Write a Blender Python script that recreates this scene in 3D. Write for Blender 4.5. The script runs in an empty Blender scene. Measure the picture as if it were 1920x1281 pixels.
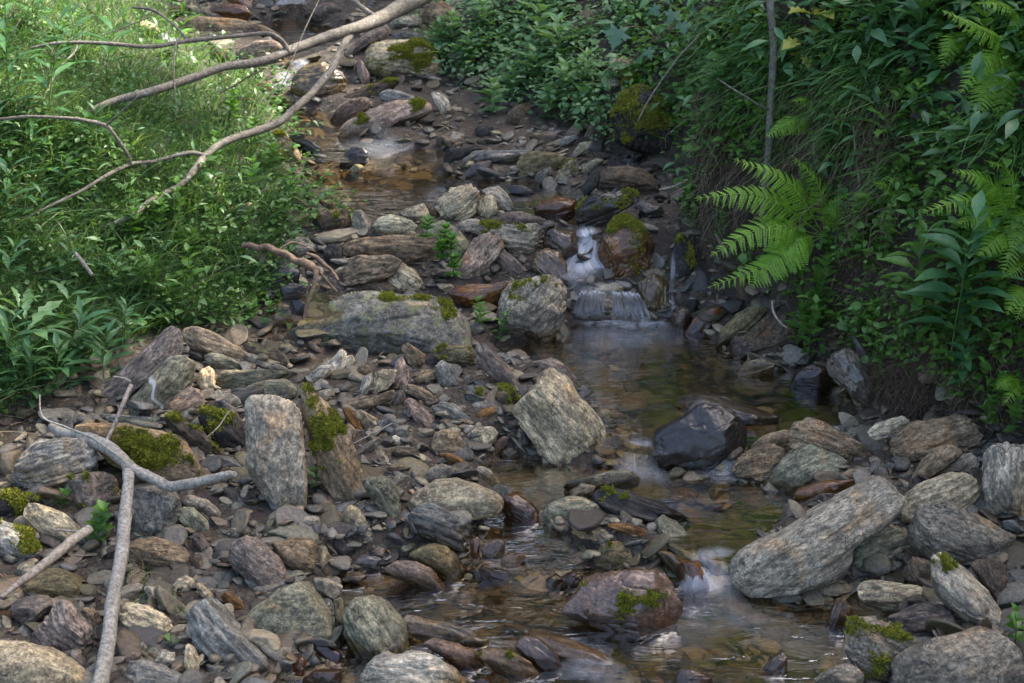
import bpy, math, random
import numpy as np
from mathutils import Matrix, Vector
R = math.radians
rng = np.random.default_rng(7)
random.seed(7)
scene = bpy.context.scene
# ---------------------------------------------------------------- camera, sky, sun, exposure
CAM = np.array([0.0, 0.0, 2.2]); PITCH = 22.0; LENS = 50.0
cam = bpy.data.cameras.new('camera'); camo = bpy.data.objects.new('camera', cam)
scene.collection.objects.link(camo); scene.camera = camo
camo.location = CAM; camo.rotation_euler = (R(90 - PITCH), 0, 0)
cam.lens = LENS; cam.sensor_width = 36; cam.clip_start = .05; cam.clip_end = 300
cam.dof.use_dof = True; cam.dof.focus_distance = 4.6; cam.dof.aperture_fstop = 6.3
SUN_EL, SUN_AZ = 52.0, 62.0            # azimuth clockwise from +Y (upstream): the sun stands over the right bank
world = bpy.data.worlds.new('World'); scene.world = world; world.use_nodes = True
wn = world.node_tree; wn.nodes.clear()
sky = wn.nodes.new('ShaderNodeTexSky'); sky.sky_type = 'NISHITA'; sky.sun_disc = False
sky.sun_elevation = R(SUN_EL); sky.sun_rotation = R(SUN_AZ)
bg = wn.nodes.new('ShaderNodeBackground'); bg.inputs[1].default_value = 0.15; sky.ozone_density = .4; sky.dust_density = 3.0; sky.air_density = .8
wo = wn.nodes.new('ShaderNodeOutputWorld')
wn.links.new(sky.outputs[0], bg.inputs[0]); wn.links.new(bg.outputs[0], wo.inputs[0])
sun = bpy.data.lights.new('sun', 'SUN'); suno = bpy.data.objects.new('sun', sun); scene.collection.objects.link(suno)
sun.energy = 4.5; sun.angle = R(0.6); sun.color = (1, .95, .86)
sd = Vector((math.sin(R(SUN_AZ)) * math.cos(R(SUN_EL)), math.cos(R(SUN_AZ)) * math.cos(R(SUN_EL)), math.sin(R(SUN_EL))))
suno.rotation_euler = sd.to_track_quat('Z', 'Y').to_euler(); suno.location = sd * 30
scene.view_settings.view_transform = 'Standard'; scene.view_settings.look = 'None'
scene.view_settings.exposure = 2.25; scene.view_settings.gamma = 1
scene.cycles.max_bounces = 6; scene.cycles.diffuse_bounces = 3; scene.cycles.glossy_bounces = 2
scene.cycles.transmission_bounces = 3; scene.cycles.transparent_max_bounces = 12
scene.cycles.use_denoising = True; scene.cycles.sample_clamp_indirect = 4
scene.cycles.caustics_reflective = False; scene.cycles.caustics_refractive = False
# ---------------------------------------------------------------- pixel rays (1920x1281 photograph) and noise
F = LENS / 36 * 1920
cp, sp = math.cos(R(PITCH)), math.sin(R(PITCH))
RIGHT = np.array([1., 0, 0]); UP = np.array([0, sp, cp]); FWD = np.array([0, cp, -sp])
def ray(px, py):
    px, py = np.asarray(px, float), np.asarray(py, float)
    d = ((px - 960) / F)[..., None] * RIGHT + ((640.5 - py) / F)[..., None] * UP + FWD
    return d                                  # depth along the view axis is 1
def on_plane(px, py, z):
    d = ray(px, py); t = (z - CAM[2]) / d[..., 2]
    return CAM + d * np.asarray(t)[..., None]
def at_depth(px, py, t): return CAM + ray(px, py) * np.asarray(t, float)[..., None]
def hash3(i, j, k, s=0):
    n = (i * 374761393 + j * 668265263 + k * 2147483647 // 3 + s * 1274126177) & 0xffffffff
    n = (n ^ (n >> 13)) * 1274126177 & 0xffffffff
    return ((n ^ (n >> 16)) & 0xffff) / 65535.0
def vnoise(p, s=0):
    p = np.asarray(p, float); i = np.floor(p).astype(np.int64); f = p - i; f = f * f * (3 - 2 * f)
    r = 0
    for a in (0, 1):
        for b in (0, 1):
            for c in (0, 1):
                w = (f[..., 0] if a else 1 - f[..., 0]) * (f[..., 1] if b else 1 - f[..., 1]) * (f[..., 2] if c else 1 - f[..., 2])
                r = r + w * hash3(i[..., 0] + a, i[..., 1] + b, i[..., 2] + c, s)
    return r * 2 - 1
def fbm(p, o=4, s=0):
    r = 0; a = 1; t = 0; p = np.asarray(p, float)
    for k in range(o): r = r + a * vnoise(p * 2 ** k + 17.3 * k, s + k); t += a; a *= .5
    return r / t
def smooth(a, b, x): t = np.clip((x - a) / (b - a), 0, 1); return t * t * (3 - 2 * t)
# ---------------------------------------------------------------- linking helpers
def tag(o, label=None, cat=None, group=None, kind=None):
    if label: o['label'] = label
    if cat: o['category'] = cat
    if group: o['group'] = group
    if kind: o['kind'] = kind
    return o
class MB:
    """collects vertices / faces and links them as ONE mesh object"""
    def __init__(s): s.v = []; s.f = {3: [], 4: []}; s.n = 0; s.t = []; s.uv = None
    def add(s, v, f, tint=None):
        v = np.asarray(v, float).reshape(-1, 3); f = np.asarray(f, np.int64)
        s.v.append(v); s.f[f.shape[1]].append(f + s.n); s.n += len(v)
        if tint is None: tint = .5
        s.t.append(np.broadcast_to(np.asarray(tint, float), (len(v),)) if np.ndim(tint) < 2 else tint)
    def build(s, name, mat, parent=None, mw=None, smooth_=True, uv=None):
        V = np.concatenate(s.v); me = bpy.data.meshes.new(name)
        if mw is not None:
            inv = np.array(mw.inverted()); V = V @ inv[:3, :3].T + inv[:3, 3]
        me.vertices.add(len(V)); me.vertices.foreach_set('co', V.astype(np.float32).ravel())
        loops = []; starts = []; tot = 0
        for k in (3, 4):
            if s.f[k]:
                a = np.concatenate(s.f[k]); loops.append(a.ravel()); starts.append(tot + np.arange(len(a)) * k); tot += a.size
        L = np.concatenate(loops); S = np.concatenate(starts)
        me.loops.add(len(L)); me.loops.foreach_set('vertex_index', L.astype(np.int32))
        me.polygons.add(len(S)); me.polygons.foreach_set('loop_start', S.astype(np.int32))
        me.update(calc_edges=True)
        me.polygons.foreach_set('use_smooth', np.full(len(S), smooth_))
        if s.t:
            if np.ndim(s.t[0]) < 2:
                at = me.attributes.new('tint', 'FLOAT', 'POINT'); at.data.foreach_set('value', np.concatenate(s.t).astype(np.float32))
            else:
                at = me.attributes.new('tint', 'FLOAT_COLOR', 'POINT')
                c = np.concatenate(s.t); c = np.c_[c, np.ones(len(c))]; at.data.foreach_set('color', c.astype(np.float32).ravel())
        if uv is not None:
            u = me.uv_layers.new(name='UVMap'); u.data.foreach_set('uv', np.asarray(uv)[L].astype(np.float32).ravel())
        me.validate(); me.materials.append(mat)
        o = bpy.data.objects.new(name, me); scene.collection.objects.link(o)
        if mw is not None and parent is None: o.matrix_world = mw
        if parent is not None:
            o.parent = parent
            if mw is not None: o.matrix_basis = Matrix.Identity(4)
            else: o.matrix_parent_inverse = parent_mw[parent.name].inverted() if parent.name in parent_mw else Matrix.Identity(4)
        return o
parent_mw = {}
def empty(name, loc):
    o = bpy.data.objects.new(name, None); scene.collection.objects.link(o); o.location = loc; o.empty_display_size = .05
    parent_mw[o.name] = Matrix.Translation(Vector(loc)); return o
# ---------------------------------------------------------------- materials
def nodes(name):
    m = bpy.data.materials.new(name); m.use_nodes = True; nt = m.node_tree; nt.nodes.clear()
    def N(t, **k):
        n = nt.nodes.new(t)
        for a, b in k.items():
            if a[0] == 'i' and a[1:].isdigit(): n.inputs[int(a[1:])].default_value = b
            else: setattr(n, a, b)
        return n
    def L(a, b, ai=0, bi=0): nt.links.new(a.outputs[ai], b.inputs[bi])
    return m, nt, N, L
def ramp(N, stops, interp='LINEAR'):
    r = N('ShaderNodeValToRGB'); e = r.color_ramp.elements; r.color_ramp.interpolation = interp
    while len(e) < len(stops): e.new(.5)
    for q, (p, c) in zip(e, stops): q.position = p; q.color = (*c, 1) if len(c) == 3 else c
    return r
def mixc(nt, N, fac, a, b, mode='MIX'):
    m = N('ShaderNodeMix', data_type='RGBA', blend_type=mode)
    for s, v in ((0, fac), (6, a), (7, b)):
        if isinstance(v, bpy.types.NodeSocket): nt.links.new(v, m.inputs[s])
        elif isinstance(v, (int, float)): m.inputs[s].default_value = v
        else: m.inputs[s].default_value = (*v, 1)
    return m.outputs[2]
def math_(nt, N, op, a, b=0.0, clamp=False):
    m = N('ShaderNodeMath', operation=op, use_clamp=clamp)
    for s, v in ((0, a), (1, b)):
        if isinstance(v, bpy.types.NodeSocket): nt.links.new(v, m.inputs[s])
        else: m.inputs[s].default_value = v
    return m.outputs[0]
def noise(nt, N, vec, scale, detail=4, rough=.6, dist=0):
    n = N('ShaderNodeTexNoise'); n.inputs['Scale'].default_value = scale; n.inputs['Detail'].default_value = detail
    n.inputs['Roughness'].default_value = rough; n.inputs['Distortion'].default_value = dist
    if vec is not None: nt.links.new(vec, n.inputs['Vector'])
    return n.outputs[0]
def mapping(nt, N, vec, scale):
    m = N('ShaderNodeMapping'); m.inputs['Scale'].default_value = scale; nt.links.new(vec, m.inputs[0]); return m.outputs[0]

PAL = {  # colour keys: base, second, name
 'K': ((.085, .080, .066), (.25, .238, .20), 'dark grey'), 'G': ((.185, .160, .118), (.33, .295, .225), 'grey'), 'g': ((.150, .140, .092), (.26, .245, .165), 'greenish grey'),
 'B': ((.155, .112, .066), (.265, .20, .128), 'brown'), 'b': ((.062, .046, .030), (.125, .096, .063), 'dark brown'),
 'T': ((.275, .225, .14), (.42, .36, .24), 'tan'), 'P': ((.195, .138, .102), (.31, .245, .18), 'pinkish brown'),
 'D': ((.023, .021, .019), (.075, .068, .058), 'blackish'), 'O': ((.15, .072, .022), (.26, .145, .048), 'orange-brown'),
 'S': ((.125, .120, .102), (.245, .235, .20), 'slate-blue'), 'W': ((.33, .295, .225), (.47, .43, .34), 'pale'),
 'V': ((.112, .088, .070), (.20, .162, .130), 'purplish'), 'L': ((.115, .092, .045), (.215, .18, .092), 'olive-brown')}
stone_mats = {}
def stone_mat(c, wet=False, stripe=1, vein=False, lichen=0.0):
    key = (c, wet, stripe, vein, lichen)
    if key in stone_mats: return stone_mats[key]
    m, nt, N, L = nodes('stone_' + PAL[c][2].replace(' ', '_')); a, b, _ = PAL[c]
    tc = N('ShaderNodeTexCoord'); oi = N('ShaderNodeObjectInfo')
    add = N('ShaderNodeVectorMath', operation='ADD'); sc = N('ShaderNodeVectorMath', operation='SCALE')
    L(tc, add, 3, 0); cx = N('ShaderNodeCombineXYZ')
    for k in range(3): nt.links.new(oi.outputs['Random'], cx.inputs[k])
    L(cx, sc); sc.inputs['Scale'].default_value = 37.; L(sc, add, 0, 1)
    zs = N('ShaderNodeVectorMath', operation='SCALE'); L(add, zs); P = zs.outputs[0]      # every stone has its own grain size
    nt.links.new(math_(nt, N, 'ADD', math_(nt, N, 'MULTIPLY', math_(nt, N, 'FRACT', math_(nt, N, 'MULTIPLY', oi.outputs['Random'], 13.7)), .9), .6), zs.inputs['Scale'])
    st = noise(nt, N, mapping(nt, N, P, (1.0, 6.5, 6.5)), 9, 6, .74, .6)      # foliation bands along the stone
    blot = noise(nt, N, P, 11, 4, .6); fine = noise(nt, N, P, 150, 3, .8); speck = noise(nt, N, mapping(nt, N, P, (.45, 1.1, 1.1) if stripe else (.8, 1, 1)), 75 if stripe else 58, 5, .85)
    rs = ramp(N, [(.33, (0, 0, 0)), (.67, (1, 1, 1))]); nt.links.new(st, rs.inputs[0])
    k = {0: .3, 1: .45, 2: .85}[stripe]
    vary = math_(nt, N, 'ADD', math_(nt, N, 'MULTIPLY', math_(nt, N, 'FRACT', math_(nt, N, 'MULTIPLY', oi.outputs['Random'], 7.3)), .8), .3)
    col = mixc(nt, N, math_(nt, N, 'MULTIPLY', math_(nt, N, 'MULTIPLY', rs.outputs[0], k), vary, True), a, b)
    rb = ramp(N, [(.33, (.45, .43, .42)), (.62, (1.28, 1.25, 1.2))]); nt.links.new(blot, rb.inputs[0])
    col = mixc(nt, N, .8, col, rb.outputs[0], 'MULTIPLY')
    # rust and lichen stains
    rust = ramp(N, [(.56, (0, 0, 0)), (.70, (1, 1, 1))]); nt.links.new(noise(nt, N, P, 6.5, 5, .65, .8), rust.inputs[0])
    col = mixc(nt, N, math_(nt, N, 'MULTIPLY', rust.outputs[0], .55), col, tuple(x * y for x, y in zip(b, (1.15, .78, .45))))
    sp = ramp(N, [(.38, (.30, .30, .31)), (.50, (.92, .92, .92)), (.62, (2.1, 2.05, 1.9))]); nt.links.new(speck, sp.inputs[0])
    col = mixc(nt, N, .85, col, sp.outputs[0], 'MULTIPLY')
    fs = ramp(N, [(.38, (.6, .6, .6)), (.62, (1.35, 1.35, 1.35))]); nt.links.new(fine, fs.inputs[0])
    col = mixc(nt, N, .7, col, fs.outputs[0], 'MULTIPLY')
    hv = N('ShaderNodeHueSaturation'); hv.inputs['Saturation'].default_value = 1.0
    nt.links.new(math_(nt, N, 'ADD', math_(nt, N, 'MULTIPLY', oi.outputs['Random'], .5), .78), hv.inputs['Value']); nt.links.new(col, hv.inputs['Color'])
    col = hv.outputs[0]
    if vein:
        w = N('ShaderNodeTexWave', wave_type='BANDS'); w.inputs['Scale'].default_value = 2.6; w.inputs['Distortion'].default_value = 7; w.inputs['Detail'].default_value = 3
        nt.links.new(mapping(nt, N, P, (1, 2.2, 1)), w.inputs[0]); rv = ramp(N, [(.985, (0, 0, 0)), (.998, (1, 1, 1))]); nt.links.new(w.outputs[0], rv.inputs[0])
        col = mixc(nt, N, math_(nt, N, 'MULTIPLY', rv.outputs[0], .7), col, (.55, .54, .5))
    if lichen:
        ln = ramp(N, [(.60 - lichen * .2, (0, 0, 0)), (.66 - lichen * .2, (1, 1, 1))]); nt.links.new(noise(nt, N, P, 24, 6, .75), ln.inputs[0])
        col = mixc(nt, N, math_(nt, N, 'MULTIPLY', ln.outputs[0], .75), col, (.13, .15, .045))
    dk = ramp(N, [(.30, (.30, .28, .27)), (.43, (1, 1, 1))]); nt.links.new(noise(nt, N, mapping(nt, N, P, (.5, 8, 8)), 6.5, 5, .7, .2), dk.inputs[0])
    col = mixc(nt, N, {0: .4, 1: .45, 2: .75}[stripe], col, dk.outputs[0], 'MULTIPLY')
    vo = N('ShaderNodeTexVoronoi', feature='DISTANCE_TO_EDGE'); vo.inputs['Scale'].default_value = 5.5
    dv = N('ShaderNodeVectorMath', operation='ADD'); nt.links.new(mapping(nt, N, P, (.7, 1.6, 1.2)), dv.inputs[0]); nz_ = N('ShaderNodeTexNoise'); nz_.inputs['Scale'].default_value = 14; nt.links.new(P, nz_.inputs['Vector'])
    sc2 = N('ShaderNodeVectorMath', operation='SCALE'); L(nz_, sc2, 1, 0); sc2.inputs['Scale'].default_value = .28; L(sc2, dv, 0, 1); L(dv, vo, 0, 0)
    ck = ramp(N, [(0, (.22, .2, .18)), (.022, (1, 1, 1))]); nt.links.new(vo.outputs['Distance'], ck.inputs[0])
    ckm = ramp(N, [(.48, (0, 0, 0)), (.56, (1, 1, 1))]); nt.links.new(noise(nt, N, P, 8, 3, .6), ckm.inputs[0])
    col = mixc(nt, N, ckm.outputs[0], col, mixc(nt, N, 1, col, ck.outputs[0], 'MULTIPLY'))
    pr = N('ShaderNodeBsdfPrincipled'); wa = N('ShaderNodeAttribute', attribute_name='wetness')
    col = mixc(nt, N, wa.outputs['Fac'], col, mixc(nt, N, 1, col, (.34, .27, .18), 'MULTIPLY'))
    if wet:
        col = mixc(nt, N, 1, col, (.62, .55, .50), 'MULTIPLY')
        pr.inputs['Roughness'].default_value = .42 if c == 'D' else .3; pr.inputs['Specular IOR Level'].default_value = .5
        pr.inputs['Coat Weight'].default_value = .12; pr.inputs['Coat Roughness'].default_value = .12
    else:
        nt.links.new(math_(nt, N, 'SUBTRACT', .82, math_(nt, N, 'MULTIPLY', wa.outputs['Fac'], .55)), pr.inputs['Roughness'])
        pr.inputs['Specular IOR Level'].default_value = .3
    nt.links.new(col, pr.inputs['Base Color'])
    b1 = N('ShaderNodeBump'); b1.inputs['Strength'].default_value = (.35, .6, .95)[stripe]; b1.inputs['Distance'].default_value = .012
    nt.links.new(st, b1.inputs['Height'])
    b2 = N('ShaderNodeBump'); b2.inputs['Strength'].default_value = .8; b2.inputs['Distance'].default_value = .0045
    nt.links.new(speck, b2.inputs['Height']); L(b1, b2, 0, 'Normal' if False else 3)
    nt.links.new(b2.outputs[0], pr.inputs['Normal'])
    o = N('ShaderNodeOutputMaterial'); L(pr, o); stone_mats[key] = m; return m
def leaf_mat(name, a, b, trans=.35, rough=.45, c=None):
    m, nt, N, L = nodes(name); at = N('ShaderNodeAttribute', attribute_name='tint'); g = N('ShaderNodeNewGeometry')
    r = ramp(N, [(0, a), (.8, b), (1, c or b)]); nt.links.new(at.outputs['Fac'], r.inputs[0])
    n = noise(nt, N, g.outputs['Position'], 40, 3, .6); rr = ramp(N, [(.3, (.72, .74, .7)), (.7, (1.25, 1.22, 1.1))]); nt.links.new(n, rr.inputs[0])
    col = mixc(nt, N, .8, r.outputs[0], rr.outputs[0], 'MULTIPLY')
    pr = N('ShaderNodeBsdfPrincipled'); pr.inputs['Roughness'].default_value = rough; pr.inputs['Specular IOR Level'].default_value = .45
    nt.links.new(col, pr.inputs['Base Color']); tr = N('ShaderNodeBsdfTranslucent')
    nt.links.new(mixc(nt, N, 1, col, (1.25, 1.3, .55), 'MULTIPLY'), tr.inputs[0]); mx = N('ShaderNodeMixShader'); mx.inputs[0].default_value = trans
    L(pr, mx, 0, 1); L(tr, mx, 0, 2); o = N('ShaderNodeOutputMaterial'); L(mx, o); return m
def bark_mat(name, a, b, lich=.35, scl=(3, 3, 3)):
    m, nt, N, L = nodes(name); tc = N('ShaderNodeTexCoord'); P = tc.outputs['Object']
    n = noise(nt, N, P, 22, 6, .75); n2 = noise(nt, N, P, 95, 5, .8)
    r = ramp(N, [(.32, a), (.66, b)]); nt.links.new(n, r.inputs[0])
    f = ramp(N, [(.38, (.38, .36, .34)), (.60, (1.5, 1.48, 1.42))]); nt.links.new(n2, f.inputs[0])
    col = mixc(nt, N, .85, r.outputs[0], f.outputs[0], 'MULTIPLY')
    l = ramp(N, [(.62, (0, 0, 0)), (.68, (1, 1, 1))]); nt.links.new(noise(nt, N, P, 26, 5, .7), l.inputs[0])
    col = mixc(nt, N, math_(nt, N, 'MULTIPLY', l.outputs[0], lich), col, (.34, .40, .38))
    k = ramp(N, [(.28, (0, 0, 0)), (.34, (1, 1, 1))]); nt.links.new(noise(nt, N, mapping(nt, N, P, (1, 1, 1)), 45, 3, .6), k.inputs[0])
    col = mixc(nt, N, k.outputs[0], (.06, .05, .04), col)
    pr = N('ShaderNodeBsdfPrincipled'); pr.inputs['Roughness'].default_value = .8; nt.links.new(col, pr.inputs['Base Color'])
    bp = N('ShaderNodeBump'); bp.inputs['Strength'].default_value = .7; bp.inputs['Distance'].default_value = .004; nt.links.new(n2, bp.inputs['Height']); nt.links.new(bp.outputs[0], pr.inputs['Normal'])
    o = N('ShaderNodeOutputMaterial'); L(pr, o); return m
# ---------------------------------------------------------------- the stream's pools: outline (photo pixels) laid on the pool's own level
POOLS = [  # name, level, depth, outline
 ('F', 0.00, .07, [(600,1075),(760,1060),(900,1075),(1040,1050),(1210,1070),(1310,1062),(1375,1085),(1420,1122),(1500,1128),(1640,1095),(1700,1150),(1620,1215),(1560,1281),(1540,1330),(560,1330),(500,1290),(620,1240),(640,1150)]),
 ('E', 0.085, .07, [(905,960),(950,945),(900,885),(930,845),(1080,872),(1180,870),(1260,885),(1400,900),(1520,930),(1440,990),(1380,1050),(1345,1035),(1290,1015),(1130,950),(1030,950),(1020,1000),(1050,1060),(950,1060),(890,1010)]),
 ('D', 0.165, .08, [(930,650),(1050,625),(1080,602),(1290,602),(1340,640),(1420,690),(1560,700),(1640,770),(1560,800),(1420,822),(1220,842),(1150,835),(1120,770),(1060,690),(960,675)]),
 ('C', 0.44, .06, [(565,325),(700,315),(790,318),(900,335),(1010,340),(1080,375),(1120,425),(1040,420),(930,385),(820,400),(720,410),(660,400),(640,375),(590,352)]),
 ('I', 0.36, .06, [(535,575),(575,552),(615,555),(628,582),(592,592),(555,592)]),
 ('B', 0.50, .06, [(500,195),(580,205),(700,215),(660,255),(720,275),(830,285),(800,305),(700,300),(610,300),(570,265),(530,235)]),
 ('A', 0.68, .06, [(470,45),(560,38),(660,60),(680,80),(600,105),(540,110),(500,80)]),
]
def poly_world(o, z): p = np.array(o, float); return on_plane(p[:, 0], p[:, 1], z)[:, :2]
def sdf(P, x, y):
    d = np.full(x.shape, 1e9); ins = np.zeros(x.shape, bool); n = len(P)
    for i in range(n):
        ax, ay = P[i]; bx, by = P[(i + 1) % n]; ex, ey = bx - ax, by - ay
        t = np.clip(((x - ax) * ex + (y - ay) * ey) / (ex * ex + ey * ey), 0, 1)
        d = np.minimum(d, np.hypot(x - ax - t * ex, y - ay - t * ey))
        c = (ay > y) != (by > y); xi = ax + (y - ay) / (by - ay if by != ay else 1e-9) * ex; ins ^= c & (x < xi)
    return np.where(ins, -d, d)
def foot(pts):
    w = np.array([on_plane(a, b, z) for a, b, z in pts])[::1]; i = np.argsort(w[:, 1]); return w[i, 1], w[i, 0]
RY, RX = foot([(2300,1250,.25),(1990,850,.25),(1650,775,.17),(1500,650,.2),(1330,520,.3),(1280,430,.45),(1300,330,.5),(1180,275,.53),(1110,245,.56),(900,150,.66),(830,60,.8),(820,-40,.95)])
LY, LX = foot([(-300,1250,.1),(-60,860,.14),(150,770,.16),(290,640,.22),(430,585,.3),(500,480,.42),(560,400,.45),(540,320,.46),(520,235,.52),(480,150,.6),(335,80,.72),(300,-40,.9)])
BY = [0, 2, 3.0, 3.55, 3.75, 4.15, 4.35, 5.25, 5.6, 6.6, 6.9, 7.8, 8.05, 9.3, 9.8, 12, 20, 40]
BZ = [-.4, -.06, .035, .055, .115, .145, .20, .235, .46, .50, .55, .58, .72, .76, .95, 1.5, 3.6, 9.0]
# steepness of the right bank along the stream
SY = [0, 3.5, 5.0, 6.3, 7.0, 8.0, 40]; S1 = [.30, .38, .46, .40, .12, .06, .1]; S2 = [1.25, 1.5, 1.7, 1.5, .62, .50, .5]
def H(x, y):
    base = np.interp(y, BY, BZ); xr = np.interp(y, RY, RX); xl = np.interp(y, LY, LX)
    q = np.stack([x, y, np.zeros_like(x)], -1)
    wob = fbm(q * 2.3, 3, 5)
    dr = x - xr + wob * .07; dl = xl - x + wob * .08
    h = base + .022 * fbm(q * 3.1, 3, 2) + .012 * fbm(q * 11, 3, 3)
    h = h + np.where(dr > 0, np.interp(y, SY, S1) * (1 - np.exp(-np.maximum(dr, 0) / .10)) + np.interp(y, SY, S2) * np.maximum(dr, 0) * (1 - smooth(1.4, 4, dr) * .55), 0)
    h = h + np.where(dr > 0, (.09 * fbm(q * 3.3 + 9, 4, 8) + .045 * fbm(q * 9, 3, 9)) * smooth(0, .3, dr), 0)
    h = h + np.where(dl > 0, .46 * np.maximum(dl, 0) * (1 - .3 * smooth(2, 5, dl)) + .05 * fbm(q * 3 + 4, 4, 11) * smooth(0, .3, dl), 0)
    h = h + np.where(y < 4.9, .16 * np.clip(x - .95, 0, 1.2) * smooth(4.9, 4.3, y), 0)      # the heap of stones on the lower right
    h = h + np.where(y < 5.2, .05 * np.clip(-.25 - x, 0, 1.2) * smooth(5.2, 4.6, y), 0)
    for nme, lv, dp, o in POOLS:
        d = sdf(poly_world(o, lv), x, y); w = 1 - smooth(-.09, .07, d)
        h = h * (1 - w) + (lv - dp + .014 * fbm(q * 8, 3, 4)) * w
    return h
x0, x1, y0, y1, st = -7.0, 9.0, .8, 24.0, .025
gx = np.arange(x0, x1, st); gy = np.arange(y0, y1, st); GX, GY = np.meshgrid(gx, gy); HG = H(GX, GY)
def hz(x, y):
    u = np.clip((np.asarray(x) - x0) / st, 0, len(gx) - 1.001); v = np.clip((np.asarray(y) - y0) / st, 0, len(gy) - 1.001)
    i = u.astype(int); j = v.astype(int); a = u - i; b = v - j
    return HG[j, i] * (1 - a) * (1 - b) + HG[j, i + 1] * a * (1 - b) + HG[j + 1, i] * (1 - a) * b + HG[j + 1, i + 1] * a * b
def ground_normal(x, y, e=.03):
    n = np.stack([hz(x - e, y) - hz(x + e, y), hz(x, y - e) - hz(x, y + e), np.full(np.shape(x), 2 * e)], -1)
    return n / np.linalg.norm(n, axis=-1, keepdims=True)
WP = [(lv, poly_world(o, lv)) for _, lv, _, o in POOLS]
def hit(px, py, water=False):
    """depth at which the pixel's ray meets the ground (or the water over it)"""
    px = np.atleast_1d(np.asarray(px, float)); py = np.atleast_1d(np.asarray(py, float)); d = ray(px, py)
    t = np.full(px.shape, 2.4); done = np.zeros(px.shape, bool)
    for k in range(1100):
        t = np.where(done, t, t + .012); p = CAM + d * t[:, None]; done |= p[:, 2] < hz(p[:, 0], p[:, 1])
        if done.all(): break
    if water:
        for lv, W in WP:
            tw = (lv - CAM[2]) / d[:, 2]; p = CAM + d * tw[:, None]
            t = np.where((sdf(W, p[:, 0], p[:, 1]) < .05) & (tw < t), tw, t)
    return t
def zone(x, y):
    """0 stones and bed, 1 left bank, 2 right bank"""
    wob = fbm(np.stack([x, y, np.zeros_like(x)], -1) * 2.3, 3, 5)
    return np.where(x - np.interp(y, RY, RX) + wob * .07 > .03, 2, np.where(np.interp(y, LY, LX) - x + wob * .08 > .03, 1, 0))
# ground sheet: fine where the stream is, coarse towards the horizon
def axis(lo, a, b, hi, f):
    l = [a]; s = f
    while l[-1] > lo: s *= 1.18; l.append(l[-1] - s)
    r = [b]; s = f
    while r[-1] < hi: s *= 1.18; r.append(r[-1] + s)
    return np.array(l[::-1][:-1] + list(np.arange(a, b, f)) + r)
ax_, ay_ = axis(-60, -3.6, 4.2, 60, .022), axis(-30, 2.3, 10.5, 120, .022)
AX, AY = np.meshgrid(ax_, ay_); AZ = H(AX, AY)
AZ = np.where(np.abs(AX) > 12, AZ, AZ)
zn = zone(AX, AY)
m, nt, N, L = nodes('ground_soil_and_gravel')
tc = N('ShaderNodeNewGeometry'); P = tc.outputs['Position']; at = N('ShaderNodeAttribute', attribute_name='tint')
v = N('ShaderNodeTexVoronoi'); v.inputs['Scale'].default_value = 42; nt.links.new(P, v.inputs['Vector'])
v2 = N('ShaderNodeTexVoronoi', feature='DISTANCE_TO_EDGE'); v2.inputs['Scale'].default_value = 42; nt.links.new(P, v2.inputs['Vector'])
r1 = ramp(N, [(0, (.04, .027, .016)), (.35, (.07, .05, .03)), (.7, (.085, .062, .036)), (1, (.12, .105, .08))]); nt.links.new(math_(nt, N, 'FRACT', math_(nt, N, 'MULTIPLY', v.outputs['Color'], 3.3)), r1.inputs[0])
e1 = ramp(N, [(0, (.25, .22, .2)), (.12, (1, 1, 1))]); nt.links.new(v2.outputs[0], e1.inputs[0])
grav = mixc(nt, N, 1, r1.outputs[0], e1.outputs[0], 'MULTIPLY')
nn = noise(nt, N, P, 30, 6, .75); s1 = ramp(N, [(.3, (.016, .011, .008)), (.7, (.075, .05, .034))]); nt.links.new(nn, s1.inputs[0])
gb = ramp(N, [(.3, (.02, .022, .010)), (.7, (.06, .065, .025))]); nt.links.new(nn, gb.inputs[0])
isr = math_(nt, N, 'SUBTRACT', at.outputs['Fac'], 1.0, True); isl = math_(nt, N, 'SUBTRACT', 1.0, math_(nt, N, 'ABSOLUTE', math_(nt, N, 'SUBTRACT', at.outputs['Fac'], 1.0)), True)
mudn = ramp(N, [(.45, (0, 0, 0)), (.6, (1, 1, 1))]); nt.links.new(noise(nt, N, P, 5, 4, .6), mudn.inputs[0])
col = mixc(nt, N, math_(nt, N, 'MULTIPLY', mudn.outputs[0], .7), grav, s1.outputs[0])
col = mixc(nt, N, isl, col, gb.outputs[0]); col = mixc(nt, N, isr, col, s1.outputs[0])
pr = N('ShaderNodeBsdfPrincipled'); pr.inputs['Roughness'].default_value = .75; nt.links.new(col, pr.inputs['Base Color'])
bp = N('ShaderNodeBump'); bp.inputs['Strength'].default_value = 1; bp.inputs['Distance'].default_value = .02; nt.links.new(nn, bp.inputs['Height']); nt.links.new(bp.outputs[0], pr.inputs['Normal'])
L(pr, N('ShaderNodeOutputMaterial'))
g = MB(); nx, ny = len(ax_), len(ay_); ii = np.arange(nx * ny).reshape(ny, nx)
g.add(np.stack([AX, AY, AZ], -1).reshape(-1, 3), np.stack([ii[:-1, :-1], ii[:-1, 1:], ii[1:, 1:], ii[1:, :-1]], -1).reshape(-1, 4), zn.ravel().astype(float))
tag(g.build('ground', m), kind='structure')
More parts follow.
